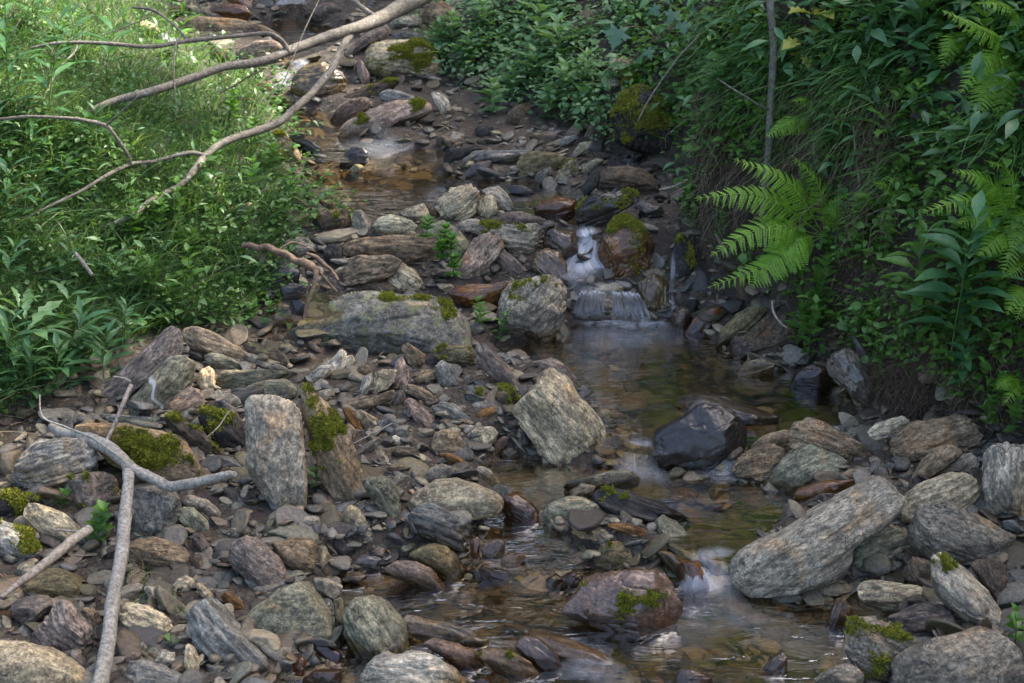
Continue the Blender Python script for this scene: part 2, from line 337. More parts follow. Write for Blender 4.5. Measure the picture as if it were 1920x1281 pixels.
# ---------------------------------------------------------------- water
def water_mat(name, tint, wscale, bump, flow=(1, 1, 1), veil=0.0):
    m, nt, N, L = nodes(name); ge = N('ShaderNodeNewGeometry'); P = ge.outputs['Position']
    n1 = noise(nt, N, mapping(nt, N, P, flow), wscale, 3, .55, .6)
    bp = N('ShaderNodeBump'); bp.inputs['Strength'].default_value = bump; bp.inputs['Distance'].default_value = .02; nt.links.new(n1, bp.inputs['Height'])
    fr = N('ShaderNodeFresnel'); fr.inputs['IOR'].default_value = 1.38; L(bp, fr, 0, 1)
    gl = N('ShaderNodeBsdfGlossy'); gl.inputs['Roughness'].default_value = .09; gl.inputs['Color'].default_value = (1, 1, 1, 1); nt.links.new(bp.outputs[0], gl.inputs['Normal'])
    tr = N('ShaderNodeBsdfTransparent'); tr.inputs[0].default_value = (*tint, 1)
    mx = N('ShaderNodeMixShader'); nt.links.new(math_(nt, N, 'MULTIPLY', fr.outputs[0], .55, True), mx.inputs[0]); L(tr, mx, 0, 1); L(gl, mx, 0, 2)
    L(mx, N('ShaderNodeOutputMaterial')); return m
M_water = water_mat('stream_water_clear', (.82, .69, .49), 7.0, .3, (1.0, 2.8, 1))
from mathutils.geometry import tessellate_polygon
def inflate(W, d):
    c = W.mean(0); n = len(W); out = []
    area = sum(W[i][0] * W[(i + 1) % n][1] - W[(i + 1) % n][0] * W[i][1] for i in range(n)); s = 1 if area > 0 else -1
    for i in range(n):
        a, b, e = W[i - 1], W[i], W[(i + 1) % n]; t = (e - a) / (np.linalg.norm(e - a) + 1e-9); out.append(b + s * d * np.array([t[1], -t[0]]))
    return np.array(out)
for (nme, lv, dp, o) in POOLS:
    W = inflate(poly_world(o, lv), .05); tri = tessellate_polygon([[Vector((*p, 0)) for p in W]])
    w = MB(); w.add(np.c_[W, np.full(len(W), lv)], np.array(tri)); tag(w.build('stream_water', M_water, smooth_=False), kind='structure')
# falling and racing water: silky sheets that follow the drop
m, nt, N, L = nodes('silky_running_water'); uvn = N('ShaderNodeUVMap'); at = N('ShaderNodeAttribute', attribute_name='tint')
n1 = noise(nt, N, mapping(nt, N, uvn.outputs[0], (17, .8, 1)), 1.0, 2, .45, .1)
sp_ = N('ShaderNodeSeparateXYZ'); L(uvn, sp_)
rr = ramp(N, [(.25, (0, 0, 0)), (.80, (1, 1, 1))]); nt.links.new(n1, rr.inputs[0])
al = math_(nt, N, 'MULTIPLY', math_(nt, N, 'ADD', math_(nt, N, 'MULTIPLY', rr.outputs[0], .62), .24), at.outputs['Fac'], True)
df = N('ShaderNodeBsdfPrincipled'); df.inputs['Base Color'].default_value = (.66, .67, .69, 1); df.inputs['Roughness'].default_value = .35
tr = N('ShaderNodeBsdfTransparent'); mx = N('ShaderNodeMixShader'); nt.links.new(al, mx.inputs[0]); L(tr, mx, 0, 1); L(df, mx, 0, 2); L(mx, N('ShaderNodeOutputMaterial'))
M_silk = m
def flow(name, pts, dens=1.0, nu=16, nv=26, bow=.012, kind='structure', ends=(.25, .3)):
    """pts: (px, py, z, half width in metres). Sheet of running water through those points."""
    C = np.array([on_plane(a, b, z) for a, b, z, _ in pts]); Wd = np.array([w for *_, w in pts], float)
    s = np.linspace(0, len(pts) - 1, nv); P = catmull(C, s); w = np.interp(s, range(len(pts)), Wd)
    T = np.gradient(P, axis=0); side = np.cross(T, [0, 0, 1.]); bad = np.linalg.norm(side, axis=1) < 1e-4; side[bad] = [1, 0, 0]
    side /= np.linalg.norm(side, axis=1)[:, None]; side[side[:, 0] < 0] *= -1
    u = np.linspace(-1, 1, nu); wig = fbm(np.stack([s * 1.3, s * 0, s * 0], -1), 2, 33) * .15
    G = P[:, None] + side[:, None] * (u[None, :, None] + wig[:, None, None] * .4) * w[:, None, None]
    nr = np.cross(side, T); nr /= np.linalg.norm(nr, axis=1)[:, None] + 1e-9; nr[nr[:, 2] < 0] *= -1
    G = G + nr[:, None] * (bow * (1 - u[None, :, None] ** 2) + .004 * fbm(np.stack([u[None] * 5 + s[:, None] * 0, s[:, None] * .6 + u[None] * 0, u[None] * 0 + s[:, None] * 0], -1), 2, 21)[..., None])
    G[..., 2] = np.maximum(G[..., 2], hz(G[..., 0], G[..., 1]) + .008)
    k = np.linspace(0, 1, nv); a = dens * (1 - np.abs(u[None]) ** 2.5) * smooth(0, ends[0], k)[:, None] * smooth(0, ends[1], 1 - k)[:, None]
    ii = np.arange(nu * nv).reshape(nv, nu); b = MB()
    b.add(G.reshape(-1, 3), np.stack([ii[:-1, :-1], ii[:-1, 1:], ii[1:, 1:], ii[1:, :-1]], -1).reshape(-1, 4), a.ravel())
    ln = np.r_[0, np.cumsum(np.linalg.norm(np.diff(P, axis=0), axis=1))]
    uv = np.stack([np.broadcast_to(u[None] * w.mean() * 4, (nv, nu)), np.broadcast_to(ln[:, None] * 4, (nv, nu))], -1).reshape(-1, 2)
    return tag(b.build(name, M_silk, uv=uv), kind=kind)
def catmull(C, s):
    C = np.asarray(C, float); n = len(C); E = np.vstack([2 * C[0] - C[1], C, 2 * C[-1] - C[-2]]); out = []
    for q in s:
        i = min(int(q), n - 2); t = q - i; a, b, c, d = E[i:i + 4]
        out.append(.5 * ((2 * b) + (c - a) * t + (2 * a - 5 * b + 4 * c - d) * t * t + (3 * b - a - 3 * c + d) * t ** 3))
    return np.array(out)
# cascades, top to bottom (photo pixel, height, half width)
flow('waterfall', [(555,-14,.90,.10),(552,0,.86,.10),(548,10,.78,.11),(545,20,.70,.14),(540,32,.69,.2)], 1.0)
flow('waterfall', [(330,100,.74,.05),(325,125,.66,.06),(322,150,.60,.07)], .8)
flow('waterfall', [(568,112,.69,.05),(560,122,.68,.06),(545,150,.60,.07),(538,178,.52,.09),(520,186,.51,.08),(480,188,.51,.08)], .6)
flow('waterfall', [(640,262,.52,.10),(700,275,.515,.16),(740,288,.50,.16),(735,300,.47,.15),(700,312,.45,.22),(660,322,.447,.25)], .3)
flow('waterfall', [(1100,425,.45,.045),(1102,438,.445,.05),(1103,455,.41,.05),(1097,490,.35,.065),(1100,512,.325,.13),(1130,522,.32,.16)], .95)
flow('waterfall', [(1262,470,.42,.012),(1262,520,.34,.012),(1255,570,.22,.016),(1262,600,.18,.02)], .5)
flow('waterfall', [(1125,528,.345,.13),(1132,545,.325,.16),(1138,562,.28,.18),(1143,585,.21,.19),(1146,602,.175,.21)], .12, nu=40)
for k, (x, w, q) in enumerate(((1080,.008,2),(1089,.012,-1),(1098,.007,3),(1107,.013,0),(1114,.007,-2),(1121,.010,2),(1130,.007,-1),(1152,.009,1),(1158,.013,3),(1165,.008,5),(1174,.007,2),(1181,.013,6),(1190,.008,4),(1198,.011,8),(1208,.007,9))):
    flow('waterfall', [(1140 + (x - 1140) * .72,546 + abs(q) * .6,.335,w * .8),(1140 + (x - 1140) * .86,556 + q * .5,.315,w),(x,578,.24,w * 1.2),(x + q,604 + q * .4,.172,w * 1.9)], 1.25, nu=8, bow=.012)
flow('white_water', [(1070,604,.171,.02),(1110,609,.172,.035),(1150,606,.172,.03),(1190,612,.172,.045),(1235,609,.172,.03),(1280,616,.171,.03)], .55, ends=(.3, .3))
flow('white_water', [(1140,602,.1715,.22),(1180,622,.172,.24),(1215,645,.170,.20),(1230,668,.169,.12)], .2, ends=(.2, .6))
flow('white_water', [(1205,822,.17,.06),(1200,842,.15,.06),(1196,862,.105,.07),(1200,890,.092,.10),(1190,915,.091,.12)], .5)
flow('white_water', [(1390,862,.12,.05),(1365,872,.10,.06),(1345,885,.092,.09),(1300,900,.09,.07)], .4)
flow('waterfall', [(945,938,.092,.035),(948,955,.07,.04),(945,972,.03,.05)], .7)
flow('waterfall', [(1010,945,.09,.03),(1012,962,.06,.035),(1018,985,.02,.05)], .7)
flow('white_water', [(960,985,.012,.12),(985,1030,.010,.16),(1010,1075,.008,.14),(1060,1110,.006,.1)], .2)
flow('waterfall', [(1330,1028,.090,.07),(1338,1045,.08,.08),(1340,1075,.04,.08),(1335,1110,.010,.09),(1340,1140,.006,.11),(1355,1165,.006,.08)], .42, ends=(.2, .6))
flow('waterfall', [(1300,1062,.07,.03),(1310,1085,.05,.05),(1310,1120,.01,.08)], .6)
flow('white_water', [(1320,1130,.008,.14),(1330,1180,.007,.18),(1370,1210,.006,.10)], .12, ends=(.3, .5))
flow('white_water', [(1120,1235,.008,.08),(1110,1260,.006,.12),(1090,1290,.004,.08)], .2)
TILES = {'1': (0, 0, 2.9797), '2': (640, 0, 2.9797), '3': (1280, 0, 2.9797), '4': (0, 430, 2.9797), '5': (640, 430, 2.9797), '6': (1280, 430, 2.9797),
         '7': (0, 850, 2.972), '8': (640, 850, 2.972), '9': (1280, 850, 2.972)}
# tile|colour|flags|outline|label   flags: w wet  s strongly banded  p plain  a angular  r rounded  f lies flat  u under water  v white veins  l lichen  m<amount> moss part
STONES = '''
2|T|rm.35|135,300 180,245 300,225 420,225 500,265 540,330 550,400 480,440 300,440 170,430 135,370|large rounded tan boulder upstream with a mossy foot beside the leafy slope
2|B|a|435,70 500,15 570,5 650,60 690,110 660,150 610,180 520,160 460,130|angular brown block near the top edge behind the thick end of the dead branch
2|V||15,290 60,240 150,180 250,130 275,170 260,220 180,240 100,290 60,330 20,330|long purplish slab leaning under the fork of the dead branch
2|P|w|95,335 120,340 160,420 160,470 120,475 85,400|
2|G||270,130 330,100 430,80 450,120 440,160 340,150 285,160|
2|S||280,200 340,175 440,190 450,215 380,235 300,225|
2|T|a|570,20 620,0 720,-40 700,20 660,50 600,30|
2|b|m.12|-60,600 0,545 120,480 240,450 330,450 330,480 260,530 100,560 -20,600|long flat dark slab below the large tan boulder upstream
2|P|r|-70,668 -20,600 50,560 130,543 165,565 150,610 80,655 0,680|rounded pink slab left of the long pinkish stone upstream
2|P|rm.1|-20,740 0,690 100,650 250,580 350,562 460,560 515,590 520,630 430,670 330,680 230,740 160,770 60,775 0,770|long rounded pinkish stone slanting into the upstream pool
2|S|r|205,520 260,500 340,515 420,545 400,570 330,575 260,580 215,555|
2|W|a|500,520 560,512 600,560 625,610 605,632 560,630 520,580|pale upright stone at the right end of the long pinkish stone
2|G|r|345,515 385,505 425,520 420,545 370,540|
2|T||425,515 480,480 535,475 540,500 490,525 440,530|
2|G||600,545 650,530 680,560 640,590 605,580|
2|W|a|650,600 690,570 720,590 700,620 650,625|
2|b||700,585 760,570 800,590 770,620 710,615|
2|b|a|915,690 930,630 970,590 1050,575 1060,610 1000,670 960,700 920,705|leaning dark brown stone under the pale herbs at the edge of the gravel
2|b|r|530,770 570,755 630,780 640,815 580,835 530,820|
2|D|a|568,860 620,830 730,820 770,790 795,810 790,840 730,850 700,890 640,915 575,910|flat blackish block at the right end of the upstream riffle
2|S|ws|695,880 740,845 850,840 1000,840 1080,850 1060,880 980,905 850,900 760,910 710,905|long wet slate-blue slab lying flat at the head of the upper pool
2|L|r|970,930 1000,870 1070,845 1180,850 1250,880 1270,910 1200,950 1130,970 1050,1000 990,990|rounded olive-brown boulder standing at the far right of the upper pool
2|D|w|-20,930 0,870 60,825 130,820 165,860 150,910 100,945 0,945|wet blackish stone left of the upstream riffle
2|b|w|670,980 720,930 780,900 845,905 845,950 800,985 720,995|
2|b|w|850,920 920,900 935,940 880,960 845,950|
2|D|r|745,720 790,700 850,710 860,740 800,765 750,755|
2|B||785,790 880,735 900,750 870,790 810,805|
2|W|a|900,735 940,730 955,760 920,785 900,770|
2|b||985,820 1030,795 1090,795 1105,835 1050,840 990,840|
2|V||1095,790 1150,735 1210,740 1200,775 1130,800|
2|S||1190,810 1240,765 1310,755 1330,770 1270,810 1220,830|
2|g||1280,870 1330,800 1400,785 1410,810 1370,840 1320,870 1290,890|
2|b||1340,900 1390,855 1450,860 1430,890 1350,920|
2|g||1335,960 1340,920 1440,880 1480,900 1420,940 1360,980|
2|S|a|1050,1035 1090,970 1170,930 1185,960 1140,1030 1090,1045|
2|g|sm.08|1170,1040 1210,960 1270,900 1310,895 1330,950 1300,1000 1250,1050 1190,1055|greenish slab with a yellow moss spot leaning right of the olive-brown boulder
2|b||1280,1040 1310,1000 1340,995 1350,1020 1310,1070 1290,1065|
2|b|s|1440,1030 1450,960 1520,920 1620,930 1700,950 1750,1000 1775,1060 1750,1090 1650,1075 1530,1080 1460,1070|long dark brown boulder right of the upper pool, left of the bleached stick
2|D||1340,1040 1400,960 1440,950 1440,1060 1400,1095 1350,1080|
2|T|sa|530,1110 600,1060 720,1020 770,1060 770,1120 740,1200 700,1230 600,1245 560,1210|upright tan banded slab standing on the dam of the upper pool
2|T|a|755,1130 830,1080 860,1110 875,1180 840,1220 760,1200|small pale block against the right side of the upright tan banded slab
2|G||775,1060 880,1040 930,1080 960,1150 950,1180 880,1190 860,1110 800,1080|grey stone right of the upright tan banded slab on the dam
2|D|w|920,1050 1000,1035 1060,1060 1090,1080 1040,1090 960,1090|
2|O|wa|1065,1160 1120,1110 1210,1090 1290,1110 1340,1140 1330,1180 1250,1220 1130,1230 1080,1200|wet orange-brown stone in the outlet of the upper pool
2|D|wam.1|1305,1180 1370,1110 1500,1080 1620,1055 1675,1080 1660,1130 1560,1180 1510,1230 1480,1290 1350,1290 1310,1240|large blackish wet block with a mossy front right above the waterfall
2|D|w|1640,1190 1700,1150 1780,1145 1810,1190 1760,1220 1670,1220|
2|g|s|175,1265 215,1205 290,1185 350,1215 430,1255 400,1330 300,1340 185,1320|greenish angular stone at the left end of the dam of the upper pool
2|T|a|320,1190 380,1160 460,1140 495,1180 490,1230 440,1240 390,1230|
2|b||475,1150 510,1140 550,1200 540,1230 490,1230|
2|V|p|865,1230 900,1190 1000,1175 1120,1220 1155,1250 1130,1280 900,1270|flat purplish stone on the dam between the tan banded slab and the waterfall
2|G|r|640,1260 700,1225 760,1220 810,1260 800,1300 650,1300|
2|B||0,1050 40,1040 70,1075 60,1100 0,1110|
2|G||60,1250 70,1180 110,1170 170,1230 170,1290 80,1290|
2|b||-20,1180 30,1160 55,1200 50,1270 0,1290|
2|S|w|240,1020 275,1003 320,1015 315,1035 250,1035|
2|P|w|150,1120 190,1115 200,1140 150,1145|
2|D|am.5|1510,650 1540,560 1600,500 1720,470 1820,460 1880,520 1900,640 1910,800 1850,860 1700,860 1600,820 1530,780|big blackish boulder with bright moss under the right bank upstream
2|b|m.9|1565,480 1580,400 1650,360 1720,380 1740,440 1700,480 1620,510|dark stone covered all over with moss behind the big blackish boulder
2|b|s|1345,760 1390,690 1450,610 1510,590 1520,680 1500,760 1440,800 1370,790|dark brown slab leaning against the left side of the big blackish boulder
2|T|f|1495,350 1540,325 1620,335 1640,370 1590,385 1500,385|
2|G|f|1450,450 1500,430 1565,440 1560,480 1480,475|
2|b||1640,940 1700,900 1790,930 1780,960 1700,960|
2|B||1540,870 1600,850 1650,880 1600,900|
1|B|r|960,130 990,95 1100,85 1180,100 1330,110 1480,150 1600,195 1600,225 1400,225 1250,205 1100,200 980,170|long smooth brown boulder lying behind the upper dead branch
1|T||735,150 800,110 870,140 910,190 820,195 740,190|
1|b||930,80 960,40 1040,25 1080,60 1020,80 950,110|
1|G||1010,75 1090,40 1170,80 1120,95 1040,95|
1|O|w|1160,60 1240,20 1370,30 1415,80 1370,120 1250,95|
1|V||1690,100 1750,30 1850,10 1920,60 1910,110 1800,120|rounded purplish boulder beside the topmost waterfall
1|O|w|1250,0 1330,-30 1410,10 1410,50 1380,40 1300,20|
1|P|r|1320,320 1350,270 1430,235 1530,225 1580,260 1580,300 1500,330 1400,335|rounded pinkish boulder framed between the two upper dead branches
1|B|w|1190,290 1240,260 1290,290 1290,330 1200,340|
1|b|w|850,320 880,290 960,275 970,310 900,330|
1|L|wr|1620,520 1640,430 1700,370 1800,350 1907,400 1950,460 1920,520 1800,540 1680,540|large wet olive-brown boulder right of the small cascade upstream
1|O|wr|1380,510 1420,470 1500,460 1550,510 1500,530 1400,530|
1|O|wr|1320,560 1380,540 1440,570 1430,600 1350,600|
1|O|w|1190,420 1240,400 1300,430 1280,460 1200,455|
1|B||1500,540 1580,525 1680,550 1700,575 1640,590 1560,585|
1|B|m.15|1500,800 1540,740 1600,740 1640,800 1690,870 1680,910 1620,920 1540,860|brown stone leaning beside the yellow moss cushion on the left shore
1|b|m.95|1480,885 1520,850 1580,855 1600,895 1540,912|low stone wholly capped by a yellow-green moss cushion on the left shore
1|D|w|1640,780 1720,780 1800,830 1800,870 1720,860 1660,840|
1|G|r|950,1000 990,975 1060,1000 1150,1060 1160,1100 1100,1110 1000,1080|grey rounded stone lying in the grass behind the lower dead branch
1|T||1160,1080 1220,1070 1290,1150 1250,1165 1180,1120|
1|T|s|1225,1190 1290,1160 1400,1125 1435,1150 1400,1180 1270,1215|
1|V||1370,1210 1420,1190 1470,1240 1430,1265 1380,1255|
1|B||1500,1150 1580,1150 1720,1190 1750,1240 1740,1270 1620,1250 1540,1210|
1|b||1590,1110 1680,1100 1730,1150 1730,1190 1650,1170|
1|b|m.15|1760,1200 1907,1160 1940,1230 1907,1290 1800,1270|
1|B|f|1690,1080 1780,1060 1870,1100 1907,1130 1850,1160 1740,1130|
4|V|sa|555,900 700,760 860,620 965,530 1010,560 1040,690 990,760 900,800 760,900 660,1010 560,1010|large dark purplish wedge-shaped slab at the edge of the grass
4|B|s|1005,560 1080,540 1180,570 1300,640 1400,700 1415,730 1350,750 1200,700 1080,670 1020,620|long brown stone running down right from the tip of the dark purplish slab
4|b|l|1350,640 1420,630 1540,660 1610,720 1640,770 1580,780 1450,720 1380,680|
4|G||1370,680 1480,720 1600,770 1650,800 1560,800 1440,790 1380,730|
4|B|r|1085,700 1120,665 1200,660 1245,685 1180,720 1100,730|
4|g||1140,710 1180,690 1240,700 1320,740 1410,770 1370,790 1220,790 1160,750|
4|g|av|695,1030 740,930 830,830 950,720 1030,700 1090,750 1070,850 1000,950 930,1040 840,1045|large greenish triangular stone crossed by white veins
4|g|r|750,830 770,770 830,735 870,760 860,810 800,855 755,855|small oval green stone perched at the top left of the white-veined stone
4|P|a|925,1000 950,950 1000,900 1070,875 1130,920 1160,970 1110,1020 1000,1045 930,1035|salmon pink angular stone leaning on the white-veined stone
4|T|a|1085,820 1130,780 1170,760 1200,800 1205,870 1170,920 1120,880|
4|g|a|1200,840 1240,790 1450,785 1640,790 1680,820 1560,850 1430,860 1320,900 1230,900 1200,880|long flat greenish block above the tall grey slab
4|g|r|1335,910 1400,870 1500,840 1600,840 1660,880 1660,930 1600,960 1500,930 1400,930|smooth oval greenish stone resting against the top of the tall grey slab
4|G||1190,990 1220,930 1270,905 1340,940 1360,980 1280,1010 1210,1015|
4|D|m.4|1110,1060 1120,1010 1200,1010 1320,1030 1360,1100 1370,1200 1330,1250 1250,1240 1180,1180 1130,1110|rounded blackish stone with yellow moss left of the tall grey slab
4|b|m.25|905,1060 980,1040 1060,1090 1130,1130 1210,1210 1280,1290 1260,1310 1150,1250 1020,1160 920,1110|narrow brown stone with moss patches slanting beside the big moss-covered slab
4|G|a|1385,960 1420,925 1520,930 1640,965 1680,1030 1700,1180 1720,1400 1700,1560 1640,1600 1500,1575 1410,1540 1380,1420 1375,1200|tall upright grey slab standing on end left of centre
4|B|m.35|1680,900 1720,860 1780,870 1850,970 1907,1080 1990,1250 2050,1400 2050,1480 1960,1560 1880,1530 1800,1400 1740,1200 1690,1050|long leaning stone streaked with moss right of the tall grey slab
4|S||520,1050 560,1030 700,1040 860,1050 905,1080 880,1105 760,1100 600,1080|thin bluish slab lying along the upper edge of the big moss-covered slab
4|B|m.42|400,1110 440,1080 700,1090 900,1130 1020,1180 1100,1290 1160,1420 1150,1500 1050,1500 900,1440 700,1350 520,1200|big flat slab with a thick cushion of golden moss beside the forked stick
4|G|r|275,1090 320,1040 400,1018 470,1030 495,1060 440,1080 400,1110 330,1120|
7|S|rs|80,100 100,40 180,-70 330,-80 480,-70 550,-10 560,80 480,130 300,190 170,222 110,190|large oval blue-grey striped stone at the left edge
4|G|r|1590,70 1650,40 1720,50 1775,90 1760,130 1680,145 1600,110|
4|D|r|1800,120 1840,85 1907,80 1930,150 1900,210 1830,190|
4|V||1370,110 1450,120 1530,170 1500,210 1400,225 1370,180|
4|D|w|1450,290 1500,200 1600,170 1680,230 1680,290 1560,310 1480,320|glistening black stone under the bent driftwood root
4|W||1720,820 1790,760 1850,755 1850,800 1780,865 1730,860|
4|W||1840,740 1907,670 1940,690 1930,760 1870,790|
4|S|r|1780,900 1850,890 1875,930 1820,975 1790,950|
4|B|w|1500,490 1580,460 1650,510 1640,540 1540,540|
4|G||1700,500 1750,495 1770,530 1720,545|
4|b||1640,700 1700,690 1755,720 1740,750 1670,745|
5|B|s|0,110 60,60 180,45 350,30 450,25 530,60 560,130 550,190 480,225 350,210 250,180 120,150 20,155|long layered brown slab lying across the dam under the herb tuft
5|g|lr|440,0 560,-50 650,-10 700,50 720,110 700,170 640,200 590,180 560,100 520,50|light green-grey lichened boulder half covered by the herb tuft
5|P|s|650,200 700,120 740,50 830,30 890,50 905,100 860,180 800,260 730,300 650,290 630,250|pinkish banded stone right of the herb tuft
5|B|s|0,250 20,180 70,150 180,150 280,145 340,180 300,250 220,310 100,340 20,310|wavy layered brown stone on top of the big speckled slab's left end
5|T|a|240,250 300,200 340,180 420,230 490,350 440,350 320,340 260,300|pointed tan block on the top edge of the big speckled slab
5|b||110,310 180,290 270,295 350,350 290,365 150,350|
5|K|alm.07|-343,611 -238,536 -104,506 -60,387 15,343 358,363 507,372 626,417 715,521 730,656 626,700 179,691 -119,685 -300,660|very large speckled grey-black slab lying across the middle of the stream bed
5|L|rm.1|500,700 560,650 720,640 750,690 740,770 640,760 540,730|
5|G|am.1|870,350 950,300 1150,262 1230,270 1250,330 1245,500 1200,580 1060,640 950,650 890,610 870,480|large squarish grey boulder left of the main waterfall
5|O|ws|580,350 660,320 800,305 990,290 900,340 870,430 720,450 640,400|wet rusty slab between the speckled slab and the squarish grey boulder
5|V||850,190 900,100 960,150 1040,230 1060,280 980,275 900,240|
5|B|wr|1060,190 1090,130 1150,105 1220,130 1260,200 1270,300 1200,310 1130,260 1060,230|rounded glossy brown stone at the foot of the upper drop of the waterfall
5|G|sm.15|700,10 760,-40 900,-20 1100,-30 1140,10 1130,70 1080,130 1000,155 940,120 850,60 750,30|grey banded boulder with moss on its right end on the dam
5|b|w|1120,100 1140,10 1200,0 1320,10 1330,100 1310,180 1250,200 1150,130|dark wet block forming the left side of the upper waterfall
5|O|wam.3|1425,220 1430,120 1480,10 1540,-70 1600,-70 1680,-20 1780,80 1800,150 1760,210 1640,270 1540,305 1480,290|big wet orange boulder with a mossy stripe right of the waterfall
5|L|wa|1615,340 1640,290 1750,240 1810,260 1830,340 1820,430 1780,500 1700,495 1620,400|golden-brown wet stone right of the lower fall
5|L|wr|1350,400 1370,350 1450,330 1560,350 1620,400 1640,470 1600,520 1350,520|domed olive stone with the lower waterfall running over it
5|D|m.4|1840,150 1870,60 1907,20 1960,50 1970,300 1900,320 1850,250|
5|B|wa|1800,540 1850,470 1907,420 1950,450 1960,530 1900,570|
5|D|w|1260,350 1250,300 1300,280 1350,310 1330,370|
5|T||958,1010 1000,950 1080,880 1130,790 1190,775 1260,820 1300,890 1400,1000 1460,1100 1510,1210 1480,1260 1350,1310 1210,1310 1100,1250 1060,1180 1000,1100|large cream and tan tapering boulder with rusty right edge beside the pool
5|P||1045,760 1080,735 1180,715 1220,740 1320,830 1310,850 1260,850 1180,775 1120,790|pink stone behind the tip of the cream boulder
5|V|s|745,650 800,630 850,680 940,770 1000,860 1020,910 960,900 850,830 760,760|purplish elongated stone leaning below the speckled slab's right end
5|B|a|330,660 370,630 430,670 480,710 460,760 420,785 370,740|
5|S|a|505,770 560,725 620,760 650,830 600,890 550,880|
5|P|a|290,880 300,740 340,705 385,800 370,870 330,890|
5|T|a|155,910 190,800 230,780 315,780 310,840 260,890 180,920|tan cube-like stone in the middle of the gravel bar
5|W||100,920 120,830 170,798 175,850 140,930 110,935|
5|T|a|-30,790 0,720 60,700 80,740 30,790|
5|B||90,770 130,750 170,790 150,830 100,830|
5|B||410,830 450,785 540,790 545,830 480,865 430,870|
5|B|s|335,870 400,865 480,890 545,950 530,980 440,950 360,910|
5|B|s|0,1000 0,955 200,930 300,890 300,930 260,970 130,1010 20,1020|long flat striped brown stone on the gravel bar
5|V||290,980 300,910 350,895 360,940 330,985|
5|P|a|345,960 380,930 430,970 530,1060 530,1100 450,1115 390,1040|
5|S|rs|500,1000 560,960 650,990 730,1060 710,1085 600,1060 530,1030|smooth oval blue-grey stone on the gravel bar
5|g|rm.3|720,950 750,900 800,900 815,950 760,960|
5|b|m.4|850,970 880,880 960,890 1000,950 960,1000 880,990|dark mossy stone just left of the cream boulder
5|G||725,980 800,955 850,970 830,1000 750,1005|
5|T|rp|700,1150 760,1105 850,1100 880,1140 840,1200 770,1210 720,1190|round golden-orange stone with dimples on the gravel bar
5|B|rp|500,1200 520,1140 590,1120 660,1140 700,1200 680,1270 580,1270 510,1240|rounded brown cobble left of the golden-orange stone
5|P||805,1260 850,1200 900,1155 935,1160 920,1210 850,1280|
5|G||890,1240 940,1220 990,1230 980,1270 900,1281|
5|b||970,1230 980,1190 1030,1180 1060,1220 1040,1250|
5|O||740,1050 780,1010 850,990 860,1020 800,1060|
5|T||750,1060 780,1050 850,1095 820,1110|
5|T|r|50,1010 110,1005 200,1060 215,1110 150,1130 90,1070|
5|O||0,1000 40,990 110,1080 125,1150 80,1150 30,1070|
5|B||0,1150 40,1080 90,1130 80,1170 20,1170|
5|S|s|190,1080 280,1050 350,1130 340,1160 260,1150 210,1120|
5|W||240,1180 300,1150 355,1180 340,1210 270,1210|
5|b||320,1080 400,1060 410,1100 360,1130|
5|G||80,1240 130,1200 200,1160 240,1180 180,1230 110,1260|
5|G||660,1100 720,1090 780,1110 760,1140 690,1140|
5|b|s|270,1250 340,1210 420,1230 450,1270 400,1290 290,1290|
5|D||560,1090 640,1080 660,1110 600,1125|
6|S|wa|810,760 850,690 930,660 970,690 1020,780 1050,900 1060,960 1040,1020 980,960 900,880 830,820|blue-black pointed stone leaning at the foot of the right bank
6|b|wr|600,860 640,790 720,750 790,770 830,830 840,880 760,895 640,890|dark brown rounded stone left of the blue-black pointed stone
6|T|a|295,800 350,730 430,725 510,750 500,800 430,820 330,815|small tan-topped stone in the pool below the reddish boulder
6|b|a|275,620 310,600 340,600 420,520 500,460 600,470 650,560 660,700 560,735 400,730 290,750 270,690|large reddish dark boulder under the right bank at the pool
6|L|s|180,640 210,560 300,470 380,430 460,430 470,470 400,540 340,590 270,620 220,690 180,690|olive slab leaning on the left side of the reddish dark boulder
6|O|wa|0,570 60,500 140,450 210,430 210,500 190,560 120,600 0,590|wet orange wedge-shaped stone right of the main waterfall
6|D||-30,420 20,390 80,395 120,430 60,470 0,530 -40,500|
6|S|wsf|-40,960 0,935 150,940 300,990 450,1030 560,1060 400,1090 250,1080 60,1040|wet flat striped slab just awash behind the black speckled boulder
6|D|w|-164,1162 -60,1073 89,983 268,998 358,1103 343,1252 209,1341 30,1400 -119,1341|black boulder with pale speckles standing in the small rapids
6|B|s|580,1150 620,1080 690,1050 790,1080 950,1160 1050,1230 1080,1290 1000,1310 850,1250 730,1230 600,1230|long brown-grey striped stone behind the green angular stone
6|B||370,1220 450,1150 600,1110 590,1200 500,1210 420,1270|
6|B|s|310,1281 380,1230 500,1200 580,1230 560,1330 500,1400 300,1380 270,1340|brown striped stone left of the green angular stone
6|g|a|550,1281 620,1220 740,1160 800,1200 900,1290 950,1360 920,1400 700,1470 500,1480 420,1440|large dark green angular stone at the right shore of the lower pool
6|T|s|980,1160 1080,1080 1230,1035 1275,1080 1260,1120 1150,1180 1060,1220|
6|B|s|1120,1240 1180,1150 1300,1060 1500,1015 1600,1030 1660,1150 1650,1220 1500,1260 1300,1290 1150,1300|large dark striped boulder under the hanging roots on the right
6|O|r|930,1140 960,1130 985,1145 975,1165 940,1160|
6|B|r|1340,1281 1400,1230 1500,1205 1560,1230 1550,1281 1450,1340 1300,1440 1260,1430|
9|G|rs|240,640 270,570 420,500 560,430 760,310 900,250 960,180 1040,135 1120,135 1180,180 1220,240 1200,380 1100,420 940,450 920,560 900,680 700,740 480,795 370,800 270,740|huge log-shaped speckled boulder slanting up right from the lower cascade
